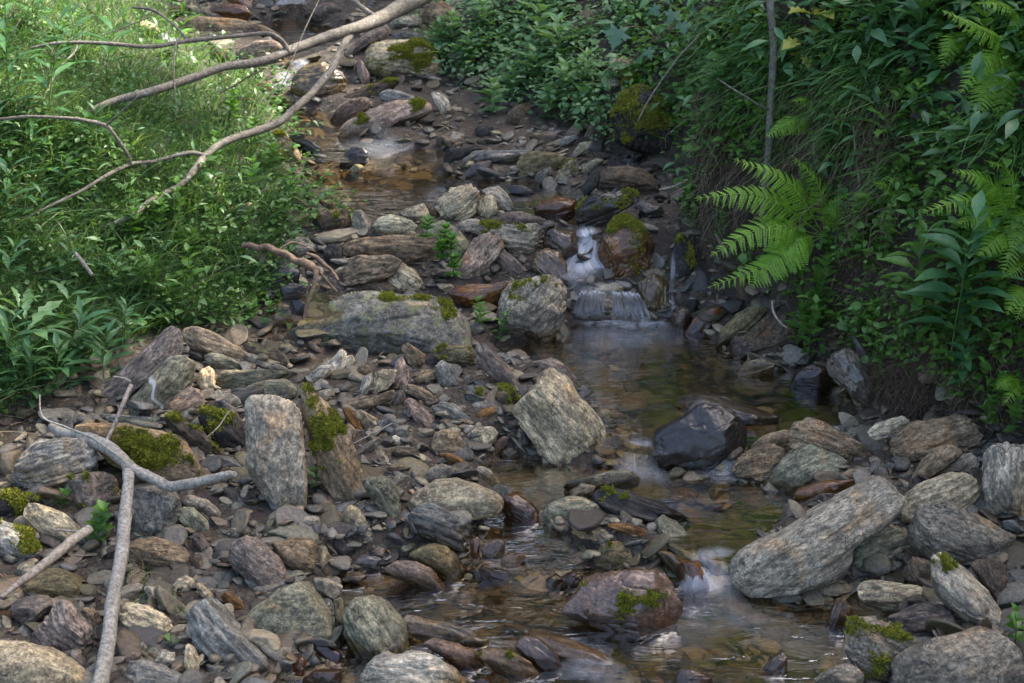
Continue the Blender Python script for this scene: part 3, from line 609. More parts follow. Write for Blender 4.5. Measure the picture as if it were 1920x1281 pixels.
9|T|r|1190,270 1240,230 1350,150 1500,105 1600,110 1640,160 1660,240 1600,310 1400,350 1280,430 1220,420|tan-grey rounded boulder right of the huge log-shaped boulder's upper end
9|G|s|1660,10 1700,-50 1850,-50 1907,-40 1960,0 1960,380 1850,390 1740,350 1680,280 1660,120|tall grey striped boulder cut by the right edge
9|G|a|1280,300 1320,240 1400,230 1480,270 1700,380 1907,490 1920,560 1820,640 1600,610 1400,590 1290,540 1260,480 1290,400|long pinkish-grey angular block pointing down to the right edge
9|g|rs|905,590 930,470 1000,400 1120,395 1240,420 1270,500 1250,600 1100,660 960,650|layered greenish rounded stone tucked beside the huge log-shaped boulder
9|G|am.06|1380,560 1420,540 1500,580 1620,680 1700,770 1800,900 1820,970 1750,1000 1600,960 1480,880 1410,770 1380,680|grey wedge-shaped stone leaning left below the long pinkish-grey block
9|b||1600,620 1650,590 1750,590 1820,640 1830,740 1800,840 1740,830 1660,720|dark brown stone behind the grey wedge-shaped stone
9|T|sa|970,760 980,715 1040,705 1300,740 1410,770 1380,830 1260,880 1000,860|tan striped plank-like stone lying flat below the layered greenish stone
9|V|a|1140,920 1240,890 1340,840 1430,830 1490,880 1520,950 1460,1010 1320,1050 1240,1000|purplish angular stone between the plank-like stone and the moss-topped stone
9|G|am.35|875,1010 920,940 1040,905 1130,940 1230,1000 1310,1060 1230,1130 1170,1200 1140,1281 1000,1260 930,1130|grey stone topped with a green moss cushion at the lower right
9|G|ap|1150,1320 1210,1140 1350,1060 1500,1000 1660,958 1750,990 1840,1080 1907,1180 1960,1400 1500,1440 1150,1400|big pale pinkish-grey boulder in the bottom right corner
9|G|a|730,1281 830,1190 910,1165 990,1210 1020,1290 900,1340|
9|b||1220,680 1280,570 1370,600 1400,740 1300,740|
9|G|aw|440,1190 500,1130 560,1100 580,1140 575,1225 500,1210|small triangular stone poking out of the lowest pool
9|B|w|800,930 850,810 900,800 940,860 930,950 860,980 800,970|
9|O|wa|615,250 640,200 780,155 980,145 985,185 900,215 760,260 640,285|wet orange slab at the water's edge behind the huge log-shaped boulder
9|V||720,270 760,225 830,220 880,260 800,300 730,300|
9|V|s|565,440 640,370 860,280 870,300 700,390|
9|B||865,130 930,90 1010,80 1050,115 970,145 880,140|
9|S|r|1060,130 1080,75 1120,60 1150,110 1120,150|
9|G|a|1400,130 1500,50 1600,-10 1650,40 1640,90 1550,105 1450,130|
9|B||1190,190 1260,175 1310,185 1250,215|
9|O|u|20,420 80,410 200,410 230,470 100,480|
9|O|u|245,490 320,470 410,490 380,520 260,520|
9|O|wr|-10,600 100,600 150,700 140,760 60,800 -20,720|wet orange rounded stone with the lower cascade sliding past it
9|S||1780,380 1840,365 1907,420 1860,460 1790,420|
9|V|w|-70,1300 -20,1210 60,1205 160,1250 200,1320 -60,1330|
8|g|r|95,160 150,130 240,125 300,170 325,260 330,340 290,380 230,330 160,250|smooth greenish teardrop-shaped stone right of the leaning mossy stone
8|T|rp|340,300 400,230 520,140 640,135 760,175 880,230 920,260 890,330 800,350 700,380 540,340 380,370|broad smooth tan boulder with a wet right side at the small spill
8|S|s|370,360 390,310 460,265 560,310 700,380 770,430 770,490 700,505 580,490 430,440 375,410|strongly grooved grey stone shaped like a cut log below the smooth tan boulder
8|T|r|0,360 40,280 90,300 160,400 185,440 175,480 130,500 60,440|
8|G||215,460 250,420 300,450 300,480 240,490|
8|G|s|250,410 290,400 370,425 360,450 300,450|
8|D||370,455 430,435 510,490 460,515 400,490|
8|L||270,500 300,480 380,475 440,515 410,560 330,550|
8|L|r|350,575 430,530 500,500 580,510 640,560 710,640 710,690 650,710 560,690 440,600|rounded olive-brown stone below the log-shaped grooved stone
8|P||220,650 300,600 420,600 500,640 600,740 590,770 480,760 330,700|pinkish-brown wedge at the water's edge below the olive-brown stone
8|S|w|30,590 100,560 200,570 275,600 240,640 150,650 60,620|
8|G||430,150 500,80 560,55 640,80 690,110 620,150 500,170|
8|W|r|720,110 770,70 830,85 890,150 860,180 760,150|
8|P|r|370,80 420,45 460,65 450,90 390,95|
8|B||250,80 300,55 350,70 370,110 300,120|
8|G||245,30 300,20 380,30 370,55 270,50|
8|V|r|190,20 230,5 250,40 210,60|
8|b||480,40 520,15 550,40 520,70|
8|O||530,0 620,0 690,40 680,80 600,50|
8|S||700,20 740,5 820,60 800,90 750,70|
8|b||280,0 400,0 480,15 450,40 340,15|
8|g|r|25,1000 20,880 80,805 180,800 260,840 330,930 370,1020 390,1090 280,1110 150,1155 80,1130 40,1080|large rounded grey-green boulder at the bottom left of the lowest pool
8|W|a|100,1250 140,1180 240,1100 300,1130 400,1110 520,1120 620,1190 700,1250 720,1330 600,1360 100,1360|pale grey cracked boulder cut by the bottom edge
8|S|s|325,930 370,900 470,930 600,950 740,990 820,1030 650,1050 480,1040 400,1010|long slate-blue stone right of the large grey-green boulder
8|P||440,1060 520,1035 640,1060 780,1120 810,1200 700,1210 580,1140|pinkish-brown stone behind the pale cracked boulder at the bottom
8|B|m.08|760,1110 850,1090 960,1110 1060,1160 1110,1220 1080,1250 960,1255 860,1210 790,1150|brown pointed stone with a moss tuft at the bottom of the lowest pool
8|V|w|960,1080 1000,1020 1080,1020 1180,1090 1240,1170 1230,1220 1120,1215 1050,1150|purplish wet stone behind the brown pointed stone
8|T|wsf|1030,1000 1080,975 1200,1010 1400,1090 1530,1170 1500,1190 1380,1170 1200,1130 1080,1050|long tan slab just awash in the lowest pool
8|P|wam.03|1220,850 1290,790 1350,700 1440,660 1640,640 1800,660 1850,720 1900,850 1900,930 1850,1000 1700,980 1560,960 1400,920 1260,900|large pinkish boulder with green algae standing in the lowest pool
8|g|r|1125,340 1160,280 1260,235 1350,240 1430,290 1470,350 1440,390 1350,375 1250,400 1180,420 1130,400|rounded greenish-grey stone with an oval dent between the pools
8|D|sm.05|1395,260 1410,200 1480,180 1600,210 1760,280 1907,340 1960,380 1900,420 1750,405 1600,380 1450,330|long dark slate stone slanting across between the two lower pools
8|g||1220,190 1260,140 1360,135 1500,95 1620,95 1665,130 1650,190 1600,210 1500,180 1350,200 1260,220|elongated bumpy greenish stone behind the long dark slate stone
8|W||1270,210 1340,170 1420,180 1400,220 1370,250 1280,235|
8|T|s|1240,390 1300,355 1420,390 1560,460 1640,520 1500,540 1380,500 1260,430|tan banded stone under the stone with an oval dent
8|L|m.1|1410,560 1450,500 1540,480 1640,560 1670,600 1560,640 1450,650 1410,610|olive-brown stone with a bright moss spot above the large pinkish boulder
8|g||1725,440 1750,370 1800,340 1870,380 1960,480 2010,560 1950,570 1850,540 1760,490|greenish pointed stone above the lower cascade's left side
8|L|w|1745,550 1800,545 1907,580 1990,650 1990,720 1900,690 1800,620|
8|B||1640,550 1680,490 1725,480 1725,520 1670,560|
8|O||1470,390 1600,390 1710,430 1700,470 1600,460 1500,420|
8|P|wr|780,540 800,500 870,475 915,490 910,550 860,580 800,575|
8|W|rw|885,590 920,560 1020,560 1030,590 980,615 900,625|
8|O|w|760,650 800,610 860,640 960,680 1045,705 1030,720 900,710 790,700|wet orange-brown pointed stone in the rapid left of the large pinkish boulder
8|O|w|1100,660 1130,635 1200,640 1190,680 1120,690|
8|L|u|670,720 700,710 800,760 860,810 840,840 760,820|
8|T|u|760,860 800,840 1000,830 1040,860 950,885 800,880|
8|b|w|1140,700 1200,670 1250,720 1200,760 1150,750|
8|B|w|1240,690 1290,660 1350,680 1340,730 1260,740|
8|b|w|920,540 990,505 1010,540 950,555|
8|O|w|900,330 910,230 980,225 1050,270 1100,320 1090,390 960,370|wet rusty block in the small spill right of the smooth tan boulder
8|T|u|770,420 820,380 890,370 870,400 790,425|
8|T|ur|1785,230 1850,190 1907,180 1990,220 1960,270 1860,270|rounded yellowish stone just under the water of the lower pool
8|T||650,1050 720,1015 810,1030 830,1050 760,1070|
8|O|u|870,1010 930,990 990,1010 970,1040 900,1040|
8|P||150,560 180,500 240,530 250,570 170,580|
8|D|a|-20,570 0,450 60,490 130,540 60,580|
8|G|f|0,700 60,670 150,690 100,715 0,718|
8|O|w|700,1300 770,1245 830,1270 850,1310|
8|O|w|720,560 715,490 760,460 775,500 760,565|
7|S|a|745,260 760,200 850,180 930,190 1000,240 1005,320 990,450 950,465 790,450 745,420|squarish light blue-grey stone right of the forked stick
7|G||1000,260 1050,230 1150,260 1230,330 1230,370 1160,385 1100,320 1020,290|
7|g|r|1000,370 1010,300 1080,300 1150,370 1170,430 1140,455 1060,420|
7|T|a|130,330 150,270 220,275 370,340 450,400 460,470 380,530 260,530 180,440|tan-grey block left of the forked stick below the striped oval stone
7|D|m.55|-60,350 0,250 60,195 180,230 240,280 150,300 130,340 60,360|dark stone with bright moss under the striped oval stone
7|S|m.4|-40,580 -40,390 0,370 100,410 200,490 240,540 200,580 60,590|blue-grey stone with green moss patches cut by the left edge
7|V|am.1|350,200 400,120 500,100 640,100 660,250 600,290 520,310 420,300|
7|B||715,520 760,470 850,460 1000,510 1060,560 1050,630 980,655 800,630 700,600|brown stone below the squarish light blue-grey stone
7|V|r|1265,590 1280,500 1360,470 1450,490 1550,580 1595,670 1590,740 1520,760 1420,740 1330,660|round purplish-brown stone below the tall grey slab
7|B|a|1480,500 1560,480 1730,480 1760,520 1750,650 1700,680 1600,670 1540,570|brown blocky stone right of the round purplish-brown stone
7|T||1760,510 1820,520 1840,580 1800,640 1760,650|
7|g|rp|1350,960 1370,910 1490,820 1560,750 1650,710 1720,720 1770,800 1850,920 1860,1000 1800,1045 1600,1030 1400,1000|smooth pale green triangular stone near the bottom
7|S|sa|1035,960 1030,900 1080,840 1150,810 1230,860 1300,950 1400,1060 1500,1150 1570,1260 1600,1340 1250,1340 1180,1180 1090,1070|long coarse blue-grey slab running down to the bottom edge
7|L|r|100,790 180,700 250,645 330,640 420,690 470,750 460,790 400,800 200,790|
7|V||70,880 80,820 200,790 300,790 330,800 300,870 230,940 150,970|
7|V|s|185,1010 290,900 310,830 350,785 400,830 440,920 540,1010 530,1090 440,1130 300,1090 200,1050|purplish grey twisted stone left of the forked stick's lower end
7|T|rp|-60,1010 100,1040 300,1100 430,1180 500,1281 500,1380 -60,1380|large smooth tan boulder in the bottom left corner
7|T|s|665,900 690,830 760,830 900,890 960,940 960,980 840,1015 740,1000|tan striped stone right of the forked stick's lower end
7|S||690,1240 710,1170 800,1155 900,1190 1050,1260 1100,1340 700,1340|bluish stone cut by the bottom edge right of the forked stick
7|g|r|640,1060 660,1010 720,1000 730,1040 680,1085|
7|S|r|700,1075 740,1055 810,1060 800,1100 710,1105|
7|W|a|865,1160 900,1090 970,1110 980,1180 920,1195|
7|T|s|1025,1200 1040,1060 1080,1080 1120,1180 1100,1225 1050,1215|
7|V|r|680,1140 740,1105 795,1120 760,1160 700,1165|
7|P||970,1110 1000,1065 1030,1080 1020,1145|
7|b|r|1455,1050 1480,1015 1540,1030 1585,1080 1560,1115 1490,1110|
7|O|wr|1610,1230 1640,1150 1690,1130 1710,1170 1680,1250|
7|O|wr|1690,1080 1720,1045 1820,1060 1907,1110 1907,1170 1800,1160|
7|T|w|1720,1190 1790,1165 1840,1190 1780,1210|
7|O|wr|1600,1090 1620,1040 1665,1050 1660,1100 1620,1130|
7|B|w|1680,1260 1760,1210 1907,1210 1907,1300 1700,1300|
7|G||1740,750 1750,690 1830,700 1907,740 1900,820 1820,830 1780,790|
7|G|r|1790,860 1830,830 1880,850 1850,900 1800,890|
7|T|a|955,740 990,700 1040,680 1090,720 1060,760 980,775|
7|T||1090,740 1110,720 1160,760 1215,820 1170,820 1110,790|
7|G|s|800,750 840,730 920,770 970,850 950,890 870,850|
7|G||960,910 1030,860 1090,850 1060,900 990,920|
7|B||440,880 480,855 560,890 560,970 540,990 470,930|
7|G||1270,460 1280,420 1330,410 1370,450 1320,475|
7|g||1460,430 1500,360 1540,350 1530,400 1490,460|
7|B||1525,450 1550,380 1600,365 1635,430 1610,470|
7|G||1645,380 1700,345 1770,350 1785,390 1720,435 1660,415|
7|T|a|1730,460 1740,435 1840,440 1840,490 1760,490|
7|B||1285,360 1340,310 1410,320 1380,370 1310,385|
7|V||1060,480 1080,445 1130,455 1180,530 1170,570 1100,540|
7|T||1155,490 1200,480 1255,530 1230,550 1180,520|
7|b||1060,610 1080,555 1130,580 1145,640 1080,650|
7|G||1310,730 1370,720 1410,760 1340,770|
7|O||1225,800 1260,770 1340,810 1365,880 1310,860|
7|g||80,660 130,620 190,615 200,650 110,700|
7|G|r|60,350 100,330 150,350 140,385 80,390|
7|g|s|1850,820 1910,800 1920,900 1915,1060 1870,980|
7|D||1850,500 1907,450 1940,560 1880,600|
4|D|w|1560,330 1620,300 1700,310 1730,350 1680,390 1590,380|
4|b|w|1430,340 1500,320 1550,350 1540,400 1460,410 1420,380|
4|D|wa|1620,400 1680,395 1720,430 1690,470 1630,460|
4|B|w|1500,420 1570,400 1620,430 1600,470 1530,475|
4|b||1300,400 1370,380 1430,420 1410,470 1330,465|
'''
# ---------------------------------------------------------------- stones
def icosphere(n):
    t = (1 + 5 ** .5) / 2
    v = [(-1, t, 0), (1, t, 0), (-1, -t, 0), (1, -t, 0), (0, -1, t), (0, 1, t), (0, -1, -t), (0, 1, -t), (t, 0, -1), (t, 0, 1), (-t, 0, -1), (-t, 0, 1)]
    f = [(0, 11, 5), (0, 5, 1), (0, 1, 7), (0, 7, 10), (0, 10, 11), (1, 5, 9), (5, 11, 4), (11, 10, 2), (10, 7, 6), (7, 1, 8), (3, 9, 4), (3, 4, 2), (3, 2, 6), (3, 6, 8), (3, 8, 9), (4, 9, 5), (2, 4, 11), (6, 2, 10), (8, 6, 7), (9, 8, 1)]
    v = np.array(v, float); v /= np.linalg.norm(v[0]); f = np.array(f)
    for _ in range(n):
        e = np.sort(np.concatenate([f[:, [0, 1]], f[:, [1, 2]], f[:, [2, 0]]]), 1); u, inv = np.unique(e, axis=0, return_inverse=True); inv = inv.ravel()
        m = v[u].sum(1); m /= np.linalg.norm(m, axis=1)[:, None]; k = len(f); a, b, c = inv[:k] + len(v), inv[k:2 * k] + len(v), inv[2 * k:] + len(v)
        f = np.concatenate([np.c_[f[:, 0], a, c], np.c_[f[:, 1], b, a], np.c_[f[:, 2], c, b], np.c_[a, b, c]]); v = np.concatenate([v, m])
    return v, f
ICO = {k: icosphere(k) for k in (1, 2, 3, 4, 5)}
def radial(poly, n=360):
    th = np.arange(n) * 2 * np.pi / n; r = np.zeros(n); m = len(poly)
    dx, dy = np.cos(th), np.sin(th)
    for i in range(m):
        a, b = poly[i], poly[(i + 1) % m]; e = b - a; den = dx * e[1] - dy * e[0]; den = np.where(np.abs(den) < 1e-12, 1e-12, den)
        t = (a[0] * e[1] - a[1] * e[0]) / den; s = (a[0] * dy - a[1] * dx) / den
        ok = (t > 0) & (s >= -1e-6) & (s <= 1 + 1e-6); r = np.where(ok & (t > r), t, r)
    r = np.where(r <= 0, np.median(r[r > 0]) if (r > 0).any() else 1, r); return r
def csmooth(r, w):
    if w < 1: return r
    k = np.hanning(2 * w + 3)[1:-1]; k /= k.sum(); return np.convolve(np.r_[r[-w:], r, r[:w]], k, 'valid')
def stone_body(poly, D, seed, ang, lv, stripe, boxy=.6, zmin=.75):
    """solid whose outline (local XY, long axis X) is poly and whose half depth is D"""
    V, Fc = ICO[lv]; rg = np.random.default_rng(seed)
    r = csmooth(radial(poly), int(3 + (1 - ang) * 9)); n = len(r)
    th = np.arctan2(V[:, 1], V[:, 0]) % (2 * np.pi) * n / (2 * np.pi); i0 = th.astype(int) % n; fr = th - th.astype(int)
    Rt = r[i0] * (1 - fr) + r[(i0 + 1) % n] * fr
    hx, hy = (poly[:, 0].max() - poly[:, 0].min()) / 2, (poly[:, 1].max() - poly[:, 1].min()) / 2
    c, s_ = np.cos(th * 2 * np.pi / n), np.sin(th * 2 * np.pi / n); Re = 1 / np.sqrt((c / hx) ** 2 + (s_ / hy) ** 2)
    rho = np.hypot(V[:, 0], V[:, 1]); k = smooth(.35, .97, rho); Rf = Re * (1 - k) + Rt * k
    rr = rho ** boxy; z = np.sign(V[:, 2]) * np.abs(V[:, 2]) ** boxy * D
    P = np.c_[c * Rf * rr, s_ * Rf * rr, z]
    nf = int(6 + 5 * ang); S = np.array([hx, hy, D])
    for q in range(nf * 2):
        d = rg.normal(size=3); d[2] = abs(d[2]) + zmin; d /= np.linalg.norm(d)
        if q % 2: d[2] *= -1
        nn = d / S; nn /= np.linalg.norm(nn); sup = np.sqrt(((nn * S) ** 2).sum()); t = P @ nn
        lim = sup * rg.uniform(.66, .88); P = P - nn * (np.maximum(t - lim, 0) * (.55 + .42 * ang))[:, None]
    L = max(hx, hy); o = rg.uniform(0, 50, 3)
    big = fbm(P / L * 1.7 + o, 3, 1); N = P / (S ** 2); N /= np.linalg.norm(N, axis=1)[:, None] + 1e-9
    sm = min(hx, hy, D)
    lay = fbm(P / L * np.array([1.0, 7, 7]) * 1.3 + o, 4, 4); fine = fbm(P / L * 9 + o, 3, 6)
    cr = np.abs(fbm(P / L * np.array([.9, 3.2, 3.2]) + o + 9, 3, 12)); cr = -np.maximum(.07 - cr, 0) / .07
    ph = P[:, 1] / L * (4.2 + 2 * rg.random()) + P[:, 2] / L * rg.uniform(-3, 3) + .8 * fbm(P / L * np.array([.8, 2, 2]) + o, 2, 15)
    stp = ph - np.floor(ph); stp = np.minimum(stp / .8, (1 - stp) / .2) - .5          # broken ledges between the layers
    disp = sm * ((0, .035, .08)[stripe] * stp * (1 + fbm(P / L * 2.2 + o, 2, 19)) + .13 * big + (.03, .06, .13)[stripe] * lay + .035 * fine + (.03 + .035 * ang) * cr)
    return P + N * disp[:, None], Fc, N
EVEN = ('very large speckled grey-black slab', 'large squarish grey boulder', 'black boulder with pale speckles', 'tall upright grey slab', 'large pinkish boulder', 'big pale pinkish-grey boulder', 'big wet orange boulder', 'squarish light blue-grey', 'large reddish dark boulder')   # speckled all over rather than banded
LM = []            # named landmark stones: (centre px, phrase)
recs = []
for ln in STONES.strip().split('\n'):
    t, c, fl, pl, lab = ln.split('|'); ox, oy, s = TILES[t]
    P = np.array([[float(q) for q in a.split(',')] for a in pl.split()]); P = P / s + [ox, oy]
    mo = 0.0
    if 'm' in fl: i = fl.index('m'); mo = float(fl[i + 1:i + 4].rstrip('abcdefghijklmnopqrstuvwxyz')); fl = fl[:i]
    x, y = P[:, 0], P[:, 1]; x2, y2 = np.roll(x, -1), np.roll(y, -1); cr = x * y2 - x2 * y; A = cr.sum() / 2
    C = np.array([((x + x2) * cr).sum(), ((y + y2) * cr).sum()]) / (6 * A)
    if C[0] < -20 or C[1] > 1300 or C[0] > 1960: continue
    recs.append(dict(c=c, fl=fl, P=P, mo=mo, lab=lab, A=abs(A), C=C))
    if lab.startswith(EVEN): recs[-1]['fl'] += 'p'
    if lab: LM.append((C, 'the ' + lab))
recs.sort(key=lambda r: -r['A'])
recs = [r for r in recs if r['lab']] + [r for r in recs if not r['lab']]; recs = recs[:300]
print('stones', len(recs), 'named', len(LM))
SHORT = []
def short(p):
    for cut in (' at the ', ' in the ', ' on the ', ' near the ', ' beside the ', ' with ', ' running', ' lying', ' standing', ' slanting', ' leaning', ' below', ' above', ' right of', ' left of', ' behind', ' between', ' crossed', ' perched', ' cut by', ' under the', ' tucked', ' pointing', ' poking', ' just ', ' resting', ' topped', ' half ', ' forming', ' framed', ' streaked', ' wholly', ' covered', ' shaped', ' over ', ' across', ' against', ' just'): 
        i = p.find(cut)
        if i > 12: p = p[:i]
    return p
for C, p in LM: SHORT.append((C, short(p)))
dup = {}
for C, p in SHORT: dup[p] = dup.get(p, 0) + 1
SHORT = [(C, p) for C, p in SHORT if dup[p] == 1]
def direction(d):
    a = math.degrees(math.atan2(-d[1], d[0])) % 360
    return ['right of', 'above and right of', 'above', 'above and left of', 'left of', 'below and left of', 'below', 'below and right of'][int((a + 22.5) // 45) % 8]
used_labels = set()
def place_label(C, head):
    o = sorted(SHORT, key=lambda s: np.hypot(*(s[0] - C))); 
    for k in range(6):
        for near in ('just ', ''):
            l = f'{head} {near if np.hypot(*(o[k][0] - C)) < 90 else ""}{direction(C - o[k][0])} {o[k][1]}'
            if l not in used_labels and len(l.split()) <= 16: used_labels.add(l); return l
    for k in range(6):
        for q in range(k + 1, 7):
            l = f'{head} between {o[k][1]} and {o[q][1]}'
            if l not in used_labels and len(l.split()) <= 16: used_labels.add(l); return l
    o = [s for s in o if len(s[1].split()) <= 8]; l = f'{head} {direction(C - o[0][0])} {o[0][1]}'
    return l
M_moss = None
def build_stone(idx, r):
    P, fl = r['P'], r['fl']; C = r['C']; seed = 100 + idx + (900 if r['lab'].startswith('black boulder') else 0)
    ang = .85 if 'a' in fl else (.05 if 'r' in fl else .62); stripe = 0 if 'p' in fl else (2 if 's' in fl else 1)
    if not r['lab'] and 's' not in fl and hash3(idx, 7, 3) < .4: stripe = 0
    wet = 'w' in fl or 'u' in fl; flat = 'f' in fl or 'u' in fl
    bi = np.argmax(P[:, 1]); bx = P[bi, 0] * .85 + C[0] * .15; by = min(P[:, 1].max(), 1500)
    t0 = float(hit([bx], [by], water='u' not in fl)[0]); t1 = float(hit([C[0]], [C[1]])[0])
    P = P.copy(); inw = float(hit([bx], [by])[0]) > t0 + .01 and 'u' not in fl
    if not flat:
        k = smooth(C[1], P[:, 1].max(), P[:, 1]); P[:, 1] += k * (min(.14 * (P[:, 1].max() - P[:, 1].min()) + 4, 14) if inw else 3)
    if flat:
        z = (CAM + ray(C[0], C[1]) * t1)[2] + (.012 if 'u' in fl else .03)
        if 'u' not in fl: z = (CAM + ray(bx, by) * t0)[2] + .012
        W = on_plane(P[:, 0], P[:, 1], z); ctr = on_plane(C[0], C[1], z)
        A = np.c_[W[:, 0] - ctr[0], W[:, 1] - ctr[1]]; bas = np.array([[1., 0, 0], [0, 1, 0], [0, 0, 1]])
    else:
        h = (P[:, 1].max() - P[:, 1].min()); w = P[:, 0].max() - P[:, 0].min()
        t = t0; half = .5 * min(w, h) / F * t; push = half * (.5 if inw else .40)
        if r['lab'].startswith('huge log'): push -= .06
        t = t0 + push
        A = np.c_[(P[:, 0] - C[0]) * t / F, -(P[:, 1] - C[1]) * t / F]; ctr = CAM + ray(C[0], C[1]) * t
        bas = np.array([RIGHT, UP, -FWD])
    cov = np.cov(A.T); ev, evec = np.linalg.eigh(cov); ax = evec[:, 1]; 
    if ax[0] < 0: ax = -ax
    ay = np.array([-ax[1], ax[0]]); Q = np.c_[A @ ax, A @ ay]
    if flat: D = max(.018, min(.045, .25 * min(np.ptp(Q[:, 0]), np.ptp(Q[:, 1])))) * (.6 if 'u' in fl else 1)
    else: D = np.clip(.5 * min(np.ptp(Q[:, 0]), np.ptp(Q[:, 1])) * (1.0 if ang > .3 else .95), .012, .3)
    X = ax[0] * bas[0] + ax[1] * bas[1]; Y = ay[0] * bas[0] + ay[1] * bas[1]; Z = bas[2]
    lv = 5 if r['A'] > 5200 else (4 if r['A'] > 700 else 3)
    V, Fc, N = stone_body(Q, D, seed, ang, lv, stripe, .45 if ang > .8 else .6)
    M3 = np.array([X, Y, Z]).T
    mw = Matrix([[*M3[i], ctr[i]] for i in range(3)] + [[0, 0, 0, 1]])
    size = max(np.ptp(Q[:, 0]), np.ptp(Q[:, 1])); kind = 'boulder' if size > .30 else ('stone' if size > .09 else 'pebble')
    me = bpy.data.meshes.new(kind); me.from_pydata(V.tolist(), [], Fc.tolist()); me.polygons.foreach_set('use_smooth', np.ones(len(Fc), bool))
    if inw:
        zw = (CAM + ray(bx, by) * t0)[2]; wz = (V @ M3.T + ctr)[:, 2] - zw; wv = 1 - smooth(.018, .08, wz + .012 * fbm(V * 18, 2, 3))
        at = me.attributes.new('wetness', 'FLOAT', 'POINT'); at.data.foreach_set('value', wv.astype(np.float32))
    me.materials.append(stone_mat(r['c'], wet, stripe, 'v' in fl, .3 if 'l' in fl else 0.))
    o = bpy.data.objects.new(kind, me); scene.collection.objects.link(o); o.matrix_world = mw
    cname = PAL[r['c']][2]
    if r['lab']: lab = r['lab']; used_labels.add(lab)
    else:
        el = np.ptp(Q[:, 0]) / max(np.ptp(Q[:, 1]), 1e-6)
        sh = 'long' if el > 2.1 else ('rounded' if 'r' in fl else ('angular' if 'a' in fl else ('flat' if el > 1.6 else 'chunky')))
        sz = 'big' if r['A'] > 9000 else ('medium' if r['A'] > 2600 else 'small')
        lab = place_label(C, f'{sz} {sh} ' + ('wet ' if wet else '') + ('striped ' if stripe == 2 else '') + cname + ' stone')
    tag(o, lab, kind, 'stones strewn in and along the stream')
    if r['mo'] > 0:
        Wv = V @ M3.T + ctr; Fn = np.cross(Wv[Fc[:, 1]] - Wv[Fc[:, 0]], Wv[Fc[:, 2]] - Wv[Fc[:, 0]]); Fn /= np.linalg.norm(Fn, axis=1)[:, None] + 1e-12
        cen = Wv[Fc].mean(1); nz = fbm(cen / size * 3.3 + seed, 4, 2); up = Fn @ np.array([0, -.35, .94]); sc = nz * .9 + up * .55
        vis = (Fn @ (CAM - ctr)) > -.2; th = np.quantile(sc[vis], 1 - min(r['mo'] * .5, .97)) if vis.any() else 9; th2 = np.quantile(sc[vis], 1 - min(r['mo'] * 1.0, .98)) if vis.any() else 9
        m_ = sc > th; vm = np.zeros(len(V)); cnt = np.zeros(len(V))
        for k in range(3): np.add.at(vm, Fc[:, k], m_.astype(float)); np.add.at(cnt, Fc[:, k], 1)
        vm = vm / np.maximum(cnt, 1); Nv = np.zeros((len(V), 3))
        for k in range(3): np.add.at(Nv, Fc[:, k], Fn)
        Nv /= np.linalg.norm(Nv, axis=1)[:, None] + 1e-12
        hgt = .007 * (vm > .99) * (1 + .8 * fbm(Wv * 60, 3, 7)) + .003 * vm - .002 * (vm < .6)
        T = Wv + Nv * hgt[:, None]; b = MB(); keep = Fc[m_]; un, inv = np.unique(keep, return_inverse=True)
        b.add(T[un], inv.reshape(-1, 3), .3 + .3 * fbm(T[un] * 25, 3, 3))
        rg = np.random.default_rng(seed); area = np.linalg.norm(np.cross(Wv[keep[:, 1]] - Wv[keep[:, 0]], Wv[keep[:, 2]] - Wv[keep[:, 0]]), axis=1) / 2
        nt_ = int(np.clip(area.sum() * 200000, 150, 5200)); pick = rg.choice(len(keep), nt_, p=area / area.sum()); bc = rg.dirichlet([1, 1, 1], nt_)
        p = (T[keep[pick]] * bc[..., None]).sum(1); nn = Fn[m_][pick]
        m2 = (sc > th2) & ~m_; k2 = Fc[m2]          # moss thins out towards its edge
        if len(k2):
            ar2 = np.linalg.norm(np.cross(Wv[k2[:, 1]] - Wv[k2[:, 0]], Wv[k2[:, 2]] - Wv[k2[:, 0]]), axis=1) / 2 * ((sc[m2] - th2) / (th - th2 + 1e-6)) ** 2; n2 = int(np.clip(ar2.sum() * 160000, 60, 3500))
            pk = rg.choice(len(k2), n2, p=ar2 / ar2.sum()); p = np.vstack([p, (Wv[k2[pk]] * rg.dirichlet([1, 1, 1], n2)[..., None]).sum(1)]); nn = np.vstack([nn, Fn[m2][pk]]); nt_ += n2
        d = nn + rg.normal(size=(nt_, 3)) * .55 + np.array([0, 0, .3]); d /= np.linalg.norm(d, axis=1)[:, None]
        s = np.cross(d, rg.normal(size=(nt_, 3))); s /= np.linalg.norm(s, axis=1)[:, None]; ln = rg.uniform(.005, .012, nt_)[:, None]
        tri = np.stack([p - s * ln * .28, p + s * ln * .28, p + d * ln], 1).reshape(-1, 3); b.add(tri, np.arange(nt_ * 3).reshape(-1, 3), np.repeat(rg.uniform(.2, 1, nt_), 3))
        b.build('moss', M_moss, parent=o, mw=mw)
    return o
M_moss = leaf_mat('moss', (.085, .09, .010), (.24, .25, .025), .25, .9, (.38, .34, .05))
for i, r in enumerate(recs): r['o'] = build_stone(i, r)
